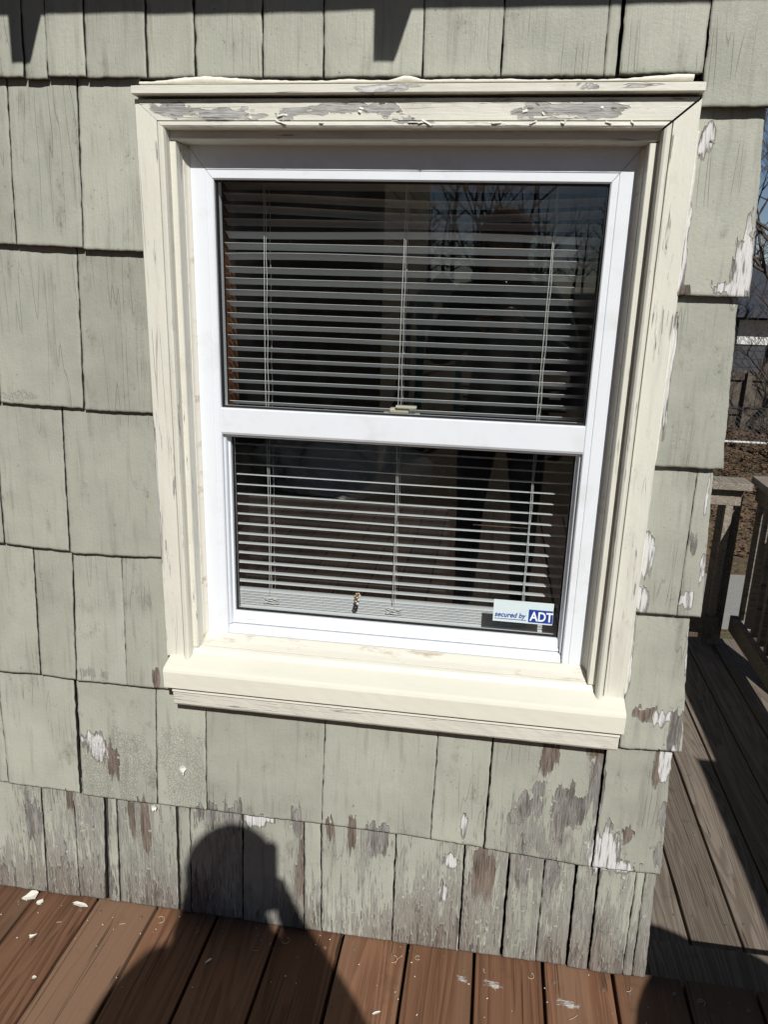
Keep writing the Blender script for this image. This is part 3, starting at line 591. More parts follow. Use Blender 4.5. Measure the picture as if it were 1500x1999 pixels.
for x in (-0.449, -0.182, 0.086):
    for y in (-0.0135, 0.0135):
        pts = [(x + 0.0008 * math.sin(z * 60), YB_ + y, z) for z in np.linspace(0.712, 1.585, 50)]
        vs, fs = tube(pts, 0.0005, 5); bsub(mesh('ladder_cord', vs, fs, M['cord'], None, True, None, (x, YB_ + y, 0.735)))
    pts = [(x - 0.004 + 0.0012 * math.sin(z * 9), YB_ - 0.0155, z) for z in np.linspace(0.735, 1.585, 30)]
    vs, fs = tube(pts, 0.0006, 5); bsub(mesh('lift_cord', vs, fs, M['cord'], None, True, None, (x, YB_, 0.76)))
    pts = [(x + 0.017 * math.sin(3 * a), YB_ - 0.0155 - 0.0015 * math.sin(5 * a), 0.722 + 0.006 * math.sin(2 * a + 1)) for a in np.linspace(0, 2 * math.pi, 60)]
    vs, fs = tube(pts, 0.0008, 5); bsub(mesh('cord_knot', vs, fs, M['cord'], None, True, None, (x, YB_ - 0.015, 0.722)))
# beaded pull hanging in front of the bottom rail
pull = empty('beaded_charm', (-0.262, 0.128, 0.735)); tag(pull, 'small gold and clear beaded charm hanging on the blind above the sill', 'charm')
q = N('gold_bead'); M['gold'] = q.bsdf((0.62, 0.42, 0.22), 0.25, None, 0.5, 0.8); M['bead'] = plain('clear_bead', (0.75, 0.74, 0.72), 0.1, spec=0.8)
def ball(c, r, mat, name, parent, o):
    bm = bmesh.new(); bmesh.ops.create_icosphere(bm, subdivisions=2, radius=r); ob = bm_obj(name, bm, mat, parent, True); ob.location = Vector(c) - Vector(o)
for i in range(9):
    a = i * 2.2; ball((-0.262 + 0.0035 * math.cos(a) + 0.0006 * i, 0.128 + 0.003 * math.sin(a), 0.736 + 0.0030 * i), 0.0034, M['gold'] if i % 3 else M['bead'], 'bead', pull, (-0.262, 0.128, 0.735))
ball((-0.263, 0.128, 0.726), 0.006, M['black'], 'bead', pull, (-0.262, 0.128, 0.735))

# ================================================================== sticker on the lower pane
YS = 0.0695
stk = empty('window_sticker', (0.083, YS, 0.750)); tag(stk, 'pale blue security sticker with dark blue emblem in lower right corner of pane', 'sticker')
SO = Vector((0.083, YS, 0.750))
q = N('sticker_film'); M['stk'] = q.bsdf(q.scale((0.60, 0.70, 0.72), q.ma('ADD', 0.92, q.ma('MULTIPLY', q.noise(q.obj(), 60), 0.15))), 0.35, None, 0.4)
q = N('sticker_blue'); M['stkb'] = q.bsdf((0.012, 0.045, 0.28), 0.35, None, 0.4)
q = N('sticker_white'); M['stkw'] = q.bsdf((0.8, 0.82, 0.83), 0.35, None, 0.4)
def splane(name, x0, x1, z0, z1, y, mat, skew=0.003):
    sh = lambda x: (x - 0.083) * 0.02
    o = box(name, x0, x1, y, y + 0.0002, z0, z1, mat); o.parent = stk; o.location = o.location - SO; return o
splane('backing', 0.0245, 0.1405, 0.7505, 0.7965, YS, M['stk'])
splane('emblem', 0.0935, 0.1400, 0.7535, 0.7805, YS - 0.0004, M['stkb'])
splane('underline', 0.0275, 0.0895, 0.7560, 0.7572, YS - 0.0004, M['stkb'])
def text(body, x, z, size, mat, shear=0.0, bold=0.0, sx=1.0):
    cu = bpy.data.curves.new('lettering', 'FONT'); cu.body = body; cu.size = size; cu.shear = shear; cu.offset = bold; cu.extrude = 0.00008
    o = bpy.data.objects.new('lettering', cu); COL.objects.link(o); bpy.context.view_layer.update()
    dg = bpy.context.evaluated_depsgraph_get(); me = bpy.data.meshes.new_from_object(o.evaluated_get(dg))
    bpy.data.objects.remove(o); me.materials.clear(); me.materials.append(mat)
    o = bpy.data.objects.new('lettering', me); COL.objects.link(o); o.parent = stk; o.rotation_euler = (math.pi / 2, 0, 0); o.scale = (sx, 1, 1)
    o.location = Vector((x, YS - 0.0007, z)) - SO; return o
text('secured by', 0.0275, 0.7610, 0.0145, M['stkb'], 0.22, 0.00028, 0.93)
text('ADT', 0.0965, 0.7575, 0.0272, M['stkw'], 0.0, 0.0006, 0.80)

# things in the dim room: dresser with a heap of white laundry
dr = empty('dresser', (-0.55, 1.2, -0.05)); tag(dr, 'dark low dresser in the dim room behind the blind', 'dresser')
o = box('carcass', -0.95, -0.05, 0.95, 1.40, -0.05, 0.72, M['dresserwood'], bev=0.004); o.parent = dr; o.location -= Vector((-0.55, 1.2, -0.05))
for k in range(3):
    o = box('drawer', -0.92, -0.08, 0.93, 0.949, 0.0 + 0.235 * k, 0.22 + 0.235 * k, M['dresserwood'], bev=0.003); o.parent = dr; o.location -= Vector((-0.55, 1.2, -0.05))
bm = bmesh.new(); bmesh.ops.create_icosphere(bm, subdivisions=5, radius=1.0)
for v_ in bm.verts:
    c = v_.co; nn = fnoise(np.array([c.x * 2.2 + 5]), np.array([c.y * 2.2 + c.z * 1.7]), 4)[0]; r_ = fnoise(np.array([c.x * 5 + c.z * 4]), np.array([c.y * 5 + 2]), 2)[0]
    k = 1 + 0.45 * nn + 0.12 * abs(r_); v_.co = Vector((c.x * 0.26 * k, c.y * 0.18 * k, max(0, c.z + 0.35) * 0.17 * k))
o = bm_obj('laundry_heap', bm, M['cloth'], None, True); o.location = (-0.52, 1.15, 0.722); tag(o, 'crumpled white cloth heaped on the dresser behind the blind', 'cloth')

# ================================================================== front deck
deck = empty('front_deck', (-0.4, -1.5, 0)); tag(deck, 'red brown stained deck of boards laid square to the shingle wall', 'deck')
DO = Vector((-0.4, -1.5, 0))
scr = bmesh.new(); bmesh.ops.create_cone(scr, cap_ends=True, segments=10, radius1=0.0042, radius2=0.0036, depth=0.002); sme = bpy.data.meshes.new('screw'); scr.to_mesh(sme); scr.free(); sme.materials.append(M['screw'])
BP = 0.1452
def deck_board(parent, PO, x0, x1, y0, y1, ztop, mat, th=0.03, name='board', seg=30, along='y'):
    n = seg; t = np.linspace(0, 1, n + 1); sd_ = rng.uniform(0, 99)
    L0, L1 = (y0, y1) if along == 'y' else (x0, x1); A0, A1 = (x0, x1) if along == 'y' else (y0, y1)
    b = 0.003; pr = [(A0, -th), (A0, -b), (A0 + b * 0.4, -b * 0.3), (A0 + b * 1.3, 0), ((A0 + A1) / 2, 0.0008), (A1 - b * 1.3, 0), (A1 - b * 0.4, -b * 0.3), (A1, -b), (A1, -th)]
    V = []; k = len(pr)
    wob = 0.0012 * fnoise(t * (L1 - L0) * 2 + sd_, t * 0 + sd_, 2)
    tw = rng.uniform(-0.0015, 0.0015)
    for i in range(n + 1):
        for a, z in pr:
            p = (a + wob[i], L0 + (L1 - L0) * t[i]) if along == 'y' else (L0 + (L1 - L0) * t[i], a + wob[i])
            V.append((p[0], p[1], ztop + z + tw * (t[i] - 0.5)))
    F = [(i * k + j, i * k + (j + 1) % k, (i + 1) * k + (j + 1) % k, (i + 1) * k + j) for i in range(n) for j in range(k)]
    F += [tuple(range(k)), tuple(range((n + 1) * k - 1, n * k - 1, -1))]
    o = mesh(name, V, F, mat, parent, False, None, ((x0 + x1) / 2, (y0 + y1) / 2, ztop)); 
    bm = bmesh.new(); bm.from_mesh(o.data); bmesh.ops.recalc_face_normals(bm, faces=bm.faces); bm.to_mesh(o.data); bm.free()
    o.location -= PO; return o
def screws(board, cx, cy, ztop, pts):
    for x, y in pts:
        s = bpy.data.objects.new('screw', sme); s.location = (x - cx, y - cy, 0.0012); s.parent = board; COL.objects.link(s)
x = 0.0355 + 0.1452 * 10 - 0.03
joints = [0.0365 + BP * k for k in range(-16, 11)]
for k in range(len(joints) - 1):
    x0, x1 = joints[k] + 0.0035, joints[k + 1] - 0.0035
    yend = (0.001 if x0 < 0.37 else 0.004) + rng.uniform(-0.004, 0.001)
    o = deck_board(deck, DO, x0, x1, -3.3, yend, rng.uniform(-0.0015, 0.0015), M['deck'])
    if x0 > -1.3 and x0 < 0.7:
        cx, cy = (x0 + x1) / 2, (-3.3 + yend) / 2
        screws(o, cx, cy, 0, [(x0 + 0.022 + rng.uniform(-.006, .006), -0.045 + rng.uniform(-.01, .01)), (x1 - 0.022 + rng.uniform(-.006, .006), -0.045 + rng.uniform(-.01, .01))])
for x in (-2.2, -1.2, -0.2, 0.7, 1.42):
    o = box('joist', x, x + 0.038, -3.28, -0.03, -0.19, -0.036, M['post'], deck); o.location -= DO
o = box('rim_board', -2.28, 1.488, -0.028, 0.002, -0.19, -0.0335, M['deck'], deck); o.location -= DO
for x in (-2.2, 1.36):
    for y in (-3.2, -0.2):
        o = box('support_post', x, x + 0.09, y, y + 0.09, -1.05, -0.192, M['post'], deck); o.location -= DO

# step down to the side deck
step = empty('deck_step', (0.9, 0.16, -0.2)); tag(step, 'dark weathered step between the red deck and the grey deck', 'step'); TO = Vector((0.9, 0.16, -0.2))
deck_board(step, TO, 0.388, 1.49, 0.012, 0.158, -0.2, M['greydeck'], 0.036, 'tread_board', 20, 'x'); deck_board(step, TO, 0.388, 1.49, 0.163, 0.311, -0.2, M['greydeck'], 0.036, 'tread_board', 20, 'x')
for x in (0.45, 0.95, 1.43):
    o = box('stringer', x, x + 0.038, 0.02, 0.30, -0.40, -0.237, M['post'], step); o.location -= TO
# side deck
sdk = empty('side_deck', (0.95, 1.5, -0.4)); tag(sdk, 'lower weathered grey deck running back past the house corner', 'deck'); GO = Vector((0.95, 1.5, -0.4))
gj = [0.375, 0.517, 0.659, 0.807, 0.948, 1.090, 1.232, 1.375, 1.517]
for k in range(len(gj) - 1):
    x0, x1 = gj[k] + 0.004, gj[k + 1] - 0.004
    o = deck_board(sdk, GO, max(x0, 0.39), x1, 0.20, 2.66, -0.4 + rng.uniform(-0.002, 0.002), M['greydeck'])
    cx, cy = (max(x0, 0.39) + x1) / 2, 1.43
    screws(o, cx, cy, -0.4, [(cx + dx, y + rng.uniform(-.01, .01)) for dx in (-0.045, 0.045) for y in (0.62, 1.02, 1.44, 1.85, 2.3)])
for y in (0.35, 1.0, 1.6, 2.2, 2.58):
    o = box('joist', 0.40, 1.51, y, y + 0.038, -0.59, -0.4365, M['post'], sdk); o.location -= GO
for x, y in ((0.42, 2.55), (1.42, 2.55), (1.42, 0.3)):
    o = box('support_post', x, x + 0.085, y - 0.1, y - 0.015, -1.05, -0.592, M['post'], sdk); o.location -= GO

# railings
def railing(name, label, p0, p1, zdeck, h, posts, gapb=0.125, cap=0.14, cap_ext=(0.0, 0.0), group='wooden deck railings', sidefix=0, nobal=()):
    p0 = Vector(p0); p1 = Vector(p1); d = (p1 - p0); L = d.length; ang = math.atan2(d.y, d.x)
    r = empty(name, (p0.x, p0.y, zdeck)); r.rotation_euler = (0, 0, ang); tag(r, label, 'railing', group)
    def b(nm, x0, x1, y0, y1, z0, z1, bev=0.003):
        bm = bmesh.new(); bm_box(bm, x0, x1, y0, y1, z0, z1, bev); bmesh.ops.rotate(bm, cent=(0, 0, 0), matrix=Matrix.Rotation(-math.pi / 2, 3, 'Z'), verts=bm.verts) if False else None
        return bm_obj(nm, bm, M['post'], r, origin=((x0 + x1) / 2, (y0 + y1) / 2, z0))
    b('cap_rail', -cap_ext[0], L + cap_ext[1], -cap / 2, cap / 2, h - 0.036, h)
    b('top_rail', 0, L, -0.019, 0.019, h - 0.126, h - 0.037); b('bottom_rail', 0.02, L - 0.02, -0.019 - 0.03, 0.019 - 0.03, 0.09, 0.175)
    for t in posts: b('post', t - 0.045, t + 0.045, 0.0195, 0.1085, 0.0 + (-0.3), h - 0.037)
    t = 0.07
    while t < L - 0.04:
        b('baluster', t - 0.018, t + 0.018, -0.058, -0.0195 if False else -0.0195, 0.176, h - 0.127) if False else b('baluster', t - 0.018, t + 0.018, 0.0195 - 0.039, 0.0185, 0.1755, h - 0.1265, 0.002)
        t += gapb
    return r
railing('deck_railing', 'grey wooden railing across the far end of the lower deck', (0.56, 2.56, 0), (1.24, 2.56, 0), -0.4, 0.9, (0.655,), 0.112, 0.14, (0.0, 0.03))
railing('deck_railing', 'grey wooden railing along the outer side of the lower deck beyond the step', (1.34, 2.60, 0), (1.34, 0.36, 0), -0.4, 0.92, (0.52, 1.35, 2.15), 0.100, 0.10)
railing('deck_railing', 'wooden railing along the right side of the red deck out of the picture', (1.43, -0.03, 0), (1.43, -3.2, 0), 0.0, 0.92, (0.06, 1.5, 3.1), 0.108, 0.14)

# ================================================================== paint chips and shavings
def chip(x, y, sx, sy, rot, label=None, seed=0, z=0.0, curl=0.25, mat='chip'):
    r2 = np.random.default_rng(seed); n = 11; bm = bmesh.new()
    ang = np.sort(r2.uniform(0, 2 * math.pi, n)); rad = r2.uniform(0.55, 1.0, n); top = []; bot = []
    for a, rr in zip(ang, rad):
        px, py = rr * math.cos(a) * sx, rr * math.sin(a) * sy; pz = curl * (py / sy) ** 2 * sy + 0.0006 + 0.0008 * r2.random()
        X = px * math.cos(rot) - py * math.sin(rot); Y = px * math.sin(rot) + py * math.cos(rot)
        top.append((X, Y, pz + 0.0007)); bot.append((X, Y, pz))
    V = top + bot + [(0, 0, 0.0013), (0, 0, 0.0006)]
    F = [(i, (i + 1) % n, 2 * n) for i in range(n)] + [((i + 1) % n + n, i + n, 2 * n + 1) for i in range(n)] + [(i, i + n, (i + 1) % n + n, (i + 1) % n) for i in range(n)]
    bm.free(); return V, F
for i, (x, y, sx, sy, ro, lab) in enumerate([(-0.985, -0.028, 0.024, 0.016, 0.6, 'largest grey white paint flake at the wall foot on the far left deck boards'),
        (-0.862, -0.030, 0.021, 0.008, -0.1, 'long cream paint chip on the deck by the wall, left of the wide shingle gap'),
        (-0.955, -0.040, 0.011, 0.008, 1.2, 'small white curled paint chip touching the largest flake at far left'),
        (-0.918, -0.130, 0.011, 0.006, 0.7, 'oval white paint chip alone on the second board from the left'),
        (-0.855, -0.224, 0.006, 0.005, 0.3, 'round white paint chip near the lower left corner of the deck'),
        (-0.520, -0.125, 0.012, 0.004, 1.1, 'thin cream paint chip on the board edge beside the shadow of the head'),
        (-0.150, -0.183, 0.010, 0.004, 0.6, 'narrow pale chip lying in the shadow of the body on the deck')]):
    V, F = chip(x, y, sx, sy, ro, None, i + 3)
    o = mesh('paint_chip', V, F, M['chip']); o.location = (x, y, 0.0015); tag(o, lab, 'paint chip', 'paint chips on the deck')
for i, (x, z, s) in enumerate([(-0.605, 0.385, 0.012), (-0.676, 0.277, 0.008)]):
    V, F = chip(0, 0, s, s * 1.2, 0.4, None, i + 40, curl=0.5)
    V = [(a, -c - 0.0, b) for a, b, c in V]; o = mesh('paint_chip', V, F, M['chip']); o.location = (x, -0.0105, z)
    tag(o, ['bright white paint flake stuck on the crackled shingle left of the sill', 'white paint flake at the shingle butt under the crackled shingle'][i], 'paint chip', 'paint chips on the wall')
mb = MB()
for i in range(60):
    x = rng.uniform(-1.1, 0.6); y = -abs(rng.normal(0, 0.09)) - 0.015; s = rng.uniform(0.0007, 0.0025)
    V, F = chip(0, 0, s, s * rng.uniform(0.4, 1), rng.uniform(0, 6), None, 100 + i)
    mb.add(([(a + x, b + y, c + 0.0012) for a, b, c in V], F))
o = mesh('paint_crumbs', mb.v, mb.f, M['chip']); tag(o, 'tiny paint crumbs scattered on the deck along the wall', 'paint crumbs', None, 'stuff')
mb = MB()
for k in range(len(joints) - 1):
    for e in (0.022, BP - 0.03):
        if rng.random() < 0.25:
            cx, cy = joints[k] + 0.0035 + e, -0.045 + rng.uniform(-0.01, 0.01); a0 = rng.uniform(0, 6); r0 = rng.uniform(0.005, 0.009)
            mb.add(tube([(cx + r0 * math.cos(a0 + t), cy + r0 * math.sin(a0 + t), 0.003 + 0.0004 * t) for t in np.linspace(0, rng.uniform(2, 5), 9)], 0.0006, 5))
for i in range(7):
    cx, cy = rng.uniform(-1.05, 0.4), -abs(rng.normal(0.06, 0.08)) - 0.02; a0 = rng.uniform(0, 6); L = rng.uniform(0.006, 0.03); bnd = rng.uniform(-0.5, 0.5)
    mb.add(tube([(cx + L * t * math.cos(a0 + bnd * t), cy + L * t * math.sin(a0 + bnd * t), 0.0026) for t in np.linspace(0, 1, 6)], 0.0006, 4))
o = mesh('wood_shavings', mb.v, mb.f, M['shaving']); tag(o, 'thin curled wood shavings and straw bits strewn on the red deck', 'shavings', None, 'stuff')
# white paint smears on two boards
q = N('paint_smear'); v = q.obj(); st_ = q.noise(q.vm('MULTIPLY', v, (0.25, 1, 1)), 300, 4, 0.7); blo = q.noise(v, 60, 4, 0.6)
b_ = q.n('ShaderNodeBsdfPrincipled'); b_.inputs['Base Color'].default_value = (0.62, 0.61, 0.59, 1); b_.inputs['Roughness'].default_value = 0.7
t_ = q.n('ShaderNodeBsdfTransparent'); mx = q.n('ShaderNodeMixShader')
q.set(mx.inputs[0], q.ss(q.ma('ADD', q.ma('ADD', q.ma('MULTIPLY', st_, 1.0), q.ma('MULTIPLY', blo, 0.8)), q.attr('edge')), 0.95, 1.2, 0, 0.9)); q.set(mx.inputs[1], t_.outputs[0]); q.set(mx.inputs[2], b_.outputs[0]); q.t.links.new(mx.outputs[0], q.out.inputs[0]); M['smear'] = q.m
for x0, x1, y0, y1, lab in ((-0.008, 0.030, -0.088, -0.066, 'chalky white paint smear beside a board gap on the red deck'), (0.045, 0.105, -0.092, -0.066, 'faint white paint smear just right of the board gap on the red deck'), (0.19, 0.26, -0.112, -0.085, 'scratchy white paint drag mark on the deck near the house corner')):
    xs = np.linspace(x0, x1, 12); ys = np.linspace(y0, y1, 8); Xg, Yg = np.meshgrid(xs, ys); V = np.stack([Xg, Yg, 0 * Xg + 0.0030], -1).reshape(-1, 3)
    F = [(r * 12 + c, r * 12 + c + 1, (r + 1) * 12 + c + 1, (r + 1) * 12 + c) for r in range(7) for c in range(11)]
    e = 0.25 - 0.6 * np.maximum(np.abs((Xg - (x0 + x1) / 2) / (x1 - x0) * 2), np.abs((Yg - (y0 + y1) / 2) / (y1 - y0) * 2)) ** 2
    o = mesh('paint_smear', V, F, M['smear'], None, True, {'edge': e.ravel()}, ((x0 + x1) / 2, (y0 + y1) / 2, 0)); tag(o, lab, 'paint smear', 'paint smears on the deck')
def lathe(prof, seg=40):
    vs = []; fs = []
    for r, z in prof:
        for k in range(seg): vs.append((r * math.cos(2 * math.pi * k / seg), r * math.sin(2 * math.pi * k / seg), z))
    for i in range(len(prof) - 1):
        for k in range(seg): fs.append((i * seg + k, i * seg + (k + 1) % seg, (i + 1) * seg + (k + 1) % seg, (i + 1) * seg + k))
    return vs, fs
# ================================================================== photographer (behind the camera, casts the shadow)
CP = Vector((0, -1.35, 1.385)); UP_ = -DOWN
def ph(r, d, f): return CP + RIGHT * r + DOWN * d + FWD * f
M['skin'] = plain('skin', (0.45, 0.27, 0.19), 0.5, 60, 0.1); M['jacket'] = plain('grey_jacket', (0.10, 0.105, 0.115), 0.9, 120, 0.3, 0.001)
M['jeans'] = plain('blue_jeans', (0.05, 0.07, 0.12), 0.9, 200, 0.3, 0.001); M['cap'] = plain('rust_knit_cap', (0.20, 0.07, 0.035), 0.95, 150, 0.4, 0.003); M['shoe'] = plain('shoe_leather', (0.05, 0.04, 0.035), 0.6)
phone = empty('smartphone', ph(-0.019, 0.062, -0.013)); tag(phone, 'black smartphone held upright by the person facing the window', 'phone')
bm = bmesh.new(); bm_box(bm, -0.037, 0.037, -0.077, 0.077, -0.004, 0.004); bmesh.ops.bevel(bm, geom=[e for e in bm.edges if abs(e.verts[0].co.z - e.verts[1].co.z) > 0.005], offset=0.014, segments=6, affect='EDGES', profile=0.5); bm_obj('body', bm, M['black'], phone)
bm = bmesh.new(); bm_box(bm, 0.004, 0.030, 0.045, 0.072, -0.0062, -0.0041, 0.001); bm_obj('camera_bump', bm, M['black'], phone)
rm = Matrix.Identity(3)
for i in range(3): rm[i][0] = RIGHT[i]; rm[i][1] = UP_[i]; rm[i][2] = -FWD[i]
phone.rotation_euler = rm.to_euler()
V = []; E_ = []; Rr = []
def chain(prev, pts):
    for p, r in pts:
        V.append(tuple(p)); Rr.append(r); E_.append((prev, len(V) - 1)); prev = len(V) - 1
    return prev
V.append((0.04, -1.76, 0.92)); Rr.append((0.155, 0.115))
PX = 0.016
ch_ = chain(0, [((PX, -1.77, 1.06), (0.15, 0.11)), ((PX, -1.76, 1.22), (0.175, 0.12)), ((PX, -1.74, 1.33), (0.15, 0.10))])
nk = chain(ch_, [((PX, -1.72, 1.41), (0.100, 0.085)), ((PX - 0.005, -1.70, 1.455), (0.088, 0.080))])
hd = chain(nk, [((PX - 0.01, -1.675, 1.495), (0.078, 0.082)), ((PX - 0.015, -1.66, 1.55), (0.086, 0.094)), ((PX - 0.015, -1.66, 1.605), (0.072, 0.082))])
chain(hd - 1, [((PX - 0.015, -1.562, 1.537), (0.012, 0.014))])
for s in (-1, 1):
    sh_ = chain(ch_, [((PX + s * 0.155, -1.735, 1.345), (0.075, 0.07))])
    wr = chain(sh_, [((PX + s * 0.225, -1.70, 1.23), (0.062, 0.062)), ((PX + s * 0.265, -1.64, 1.115), (0.052, 0.052)), ((PX + s * 0.175, -1.53, 1.17), (0.046, 0.044)), (ph(-0.019 + s * 0.075, 0.155, -0.05), (0.034, 0.03)), (ph(-0.019 + s * 0.058, 0.125, -0.032), (0.032, 0.022))])
    for k in range(4):          # fingers wrap on to the back of the phone
        dd = 0.078 + 0.019 * k; ln = (0.9, 1.0, 0.95, 0.75)[k]
        chain(wr, [(ph(-0.019 + s * 0.052, dd + 0.008, -0.022), (0.0095, 0.0095)), (ph(-0.019 + s * 0.046, dd, -0.004), (0.0088, 0.0088)), (ph(-0.019 + s * 0.036 / ln, dd - 0.002, 0.006), (0.0082, 0.0082)), (ph(-0.019 + s * (0.036 / ln - 0.022 * ln), dd - 0.003, 0.0045), (0.007, 0.007))])
    chain(wr, [(ph(-0.019 + s * 0.044, 0.115, -0.034), (0.012, 0.012)), (ph(-0.019 + s * 0.032, 0.098, -0.031), (0.010, 0.010)), (ph(-0.019 + s * 0.020, 0.085, -0.027), (0.0085, 0.0085))])
    hp = chain(0, [((0.04 + s * 0.095, -1.755, 0.84), (0.098, 0.098)), ((0.04 + s * 0.11, -1.74, 0.66), (0.083, 0.085)), ((0.04 + s * 0.115, -1.72, 0.47), (0.060, 0.062)), ((0.04 + s * 0.12, -1.745, 0.30), (0.058, 0.060)), ((0.04 + s * 0.12, -1.76, 0.10), (0.044, 0.046))])
    chain(hp, [((0.04 + s * 0.125, -1.76, 0.055), (0.046, 0.05)), ((0.04 + s * 0.135, -1.66, 0.042), (0.044, 0.036)), ((0.04 + s * 0.14, -1.575, 0.034), (0.036, 0.027))])
me = bpy.data.meshes.new('body'); me.from_pydata(V, E_, []); po = bpy.data.objects.new('tmp_body', me); COL.objects.link(po)
sk = po.modifiers.new('skin', 'SKIN'); sk.use_smooth_shade = True
for i, r in enumerate(Rr): me.skin_vertices[0].data[i].radius = r
me.skin_vertices[0].data[0].use_root = True
sb = po.modifiers.new('sub', 'SUBSURF'); sb.levels = 2; sb.render_levels = 2
bpy.context.view_layer.update()
bme = bpy.data.meshes.new_from_object(po.evaluated_get(bpy.context.evaluated_depsgraph_get())); bpy.data.objects.remove(po)
bme.materials.clear()
for k in ('jacket', 'skin', 'jeans', 'shoe'): bme.materials.append(M[k])
hc = ph(-0.019, 0.11, -0.02)
for p in bme.polygons:
    c = p.center
    p.material_index = 1 if (c.z > 1.42 and (c - Vector((PX, -1.67, 1.5))).length < 0.2) or (c - hc).length < 0.085 else 3 if c.z < 0.085 else 2 if c.z < 0.90 else 0
    p.use_smooth = True
person = empty('person', (0.04, -1.76, 0)); tag(person, 'person in grey jacket and rust cap holding a phone towards the window, seen as shadow', 'person')
PO = Vector((0.04, -1.76, 0)); bo = bpy.data.objects.new('body', bme); link(bo, person); bo.location = -PO
zl = min((bo.matrix_basis @ v_.co).z for v_ in bme.vertices); bo.location.z -= zl
bm = bmesh.new(); bmesh.ops.create_uvsphere(bm, u_segments=28, v_segments=16, radius=1.0)
for v_ in bm.verts: v_.co = Vector((v_.co.x * 0.100, v_.co.y * 0.112, max(v_.co.z, -0.25) * 0.088))
o = bm_obj('cap', bm, M['cap'], person, True); o.location = Vector((PX - 0.015, -1.665, 1.580)) - PO
M['hair'] = plain('dark_brown_hair', (0.04, 0.025, 0.018), 0.6, 200, 0.5, 0.002)
vs, fs = lathe([(0.0005, 1.645), (0.05, 1.635), (0.082, 1.60), (0.094, 1.555), (0.104, 1.50), (0.118, 1.45), (0.124, 1.41), (0.10, 1.385), (0.0005, 1.39)], 36)
vs = [(x * (1 + 0.05 * math.sin(7 * math.atan2(y, x) + z * 40)) * (0.80 if x > 0 else 1.0), min(y, 0.020 + 0.01 * math.sin(x * 60)), z) for x, y, z in vs]
o = mesh('hair', vs, fs, M['hair'], person, True); o.location = Vector((PX - 0.015, -1.68, 0)) - PO
for s in (-1, 1):
    bm = bmesh.new(); bmesh.ops.create_uvsphere(bm, u_segments=12, v_segments=8, radius=1.0); bmesh.ops.scale(bm, vec=(0.010, 0.022, 0.032), verts=bm.verts)
    o = bm_obj('ear', bm, M['skin'], person, True); o.location = Vector((PX - 0.015 + s * 0.082, -1.665, 1.535)) - PO
    bm = bmesh.new(); bmesh.ops.create_uvsphere(bm, u_segments=12, v_segments=8, radius=0.011); o = bm_obj('eye', bm, M['cord'], person, True); o.location = Vector((PX - 0.015 + s * 0.031, -1.578, 1.552)) - PO
bm = bmesh.new(); bmesh.ops.create_uvsphere(bm, u_segments=12, v_segments=8, radius=1.0); bmesh.ops.scale(bm, vec=(0.024, 0.006, 0.006), verts=bm.verts)
o = bm_obj('mouth', bm, M['cap'], person, True); o.location = Vector((PX - 0.015, -1.578, 1.498)) - PO

# unseen round table, added to cast the shadow in the lower right corner
pt = empty('shadow_table', (0.90, -0.99, 0)); tag(pt, 'unseen round black metal table added to shade the right deck corner', 'table')
M['metal'] = plain('black_metal', (0.03, 0.03, 0.03), 0.5)
vs, fs = lathe([(0.0005, 0.70), (0.27, 0.70), (0.29, 0.705), (0.295, 0.715), (0.29, 0.725), (0.27, 0.725), (0.0005, 0.72)]); mesh('top', vs, fs, M['metal'], pt, True)
vs, fs = lathe([(0.03, 0.70), (0.025, 0.60), (0.02, 0.40), (0.025, 0.10), (0.04, 0.05), (0.0005, 0.05)], 20); mesh('pedestal', vs, fs, M['metal'], pt, True)
for k in range(3):
    a = 2.1 * k + 0.4; vs, fs = tube([(0.02 * math.cos(a), 0.02 * math.sin(a), 0.09), (0.15 * math.cos(a), 0.15 * math.sin(a), 0.05), (0.24 * math.cos(a), 0.24 * math.sin(a), 0.014)], [0.014, 0.012, 0.013], 8); mesh('foot', vs, fs, M['metal'], pt, True)

# ================================================================== yard: trees, fences, neighbours
M['bark'] = plain('bare_bark', (0.075, 0.06, 0.05), 0.95, 30, 0.6, 0.01)
def bare_tree(name, loc, h, label, seed, spread=0.5, depth=5, r0=0.09):
    rr = random.Random(seed); t = empty(name, loc); tag(t, label, 'tree', 'bare trees in the yard'); tm, cm_ = MB(), MB()
    def grow(p, d, L, r, lev):
        pts = [p]; n = 4; q_ = p.copy(); dd = d.copy()
        for i in range(n):
            dd = (dd + Vector((rr.uniform(-1, 1), rr.uniform(-1, 1), rr.uniform(-0.3, 0.6))) * 0.14).normalized(); q_ = q_ + dd * L / n; pts.append(q_.copy())
        (tm if lev == 0 else cm_).add(tube(pts, [r * (1 - 0.45 * i / n) for i in range(n + 1)], 7 if lev < 2 else 4 if lev < 4 else 3, False))
        if lev < depth:
            for k in range(rr.choice((3, 3, 4)) if lev < 3 else rr.choice((2, 3))):
                i = rr.randint(2, n) if k else n; a = rr.uniform(0, 6.28); s = rr.uniform(0.35, 0.95) * spread * 1.6
                nd = (dd + Vector((math.cos(a), math.sin(a), rr.uniform(-0.1, 0.4))) * s).normalized()
                grow(pts[i], nd, L * rr.uniform(0.58, 0.8), max(r * 0.55 * (1 - 0.08 * k), 0.003), lev + 1)
    grow(Vector((0, 0, -0.05)), Vector((0, 0, 1)), h * 0.33, r0, 0)
    mesh('trunk', tm.v, tm.f, M['bark'], t, True); mesh('crown', cm_.v, cm_.f, M['bark'], t, True)
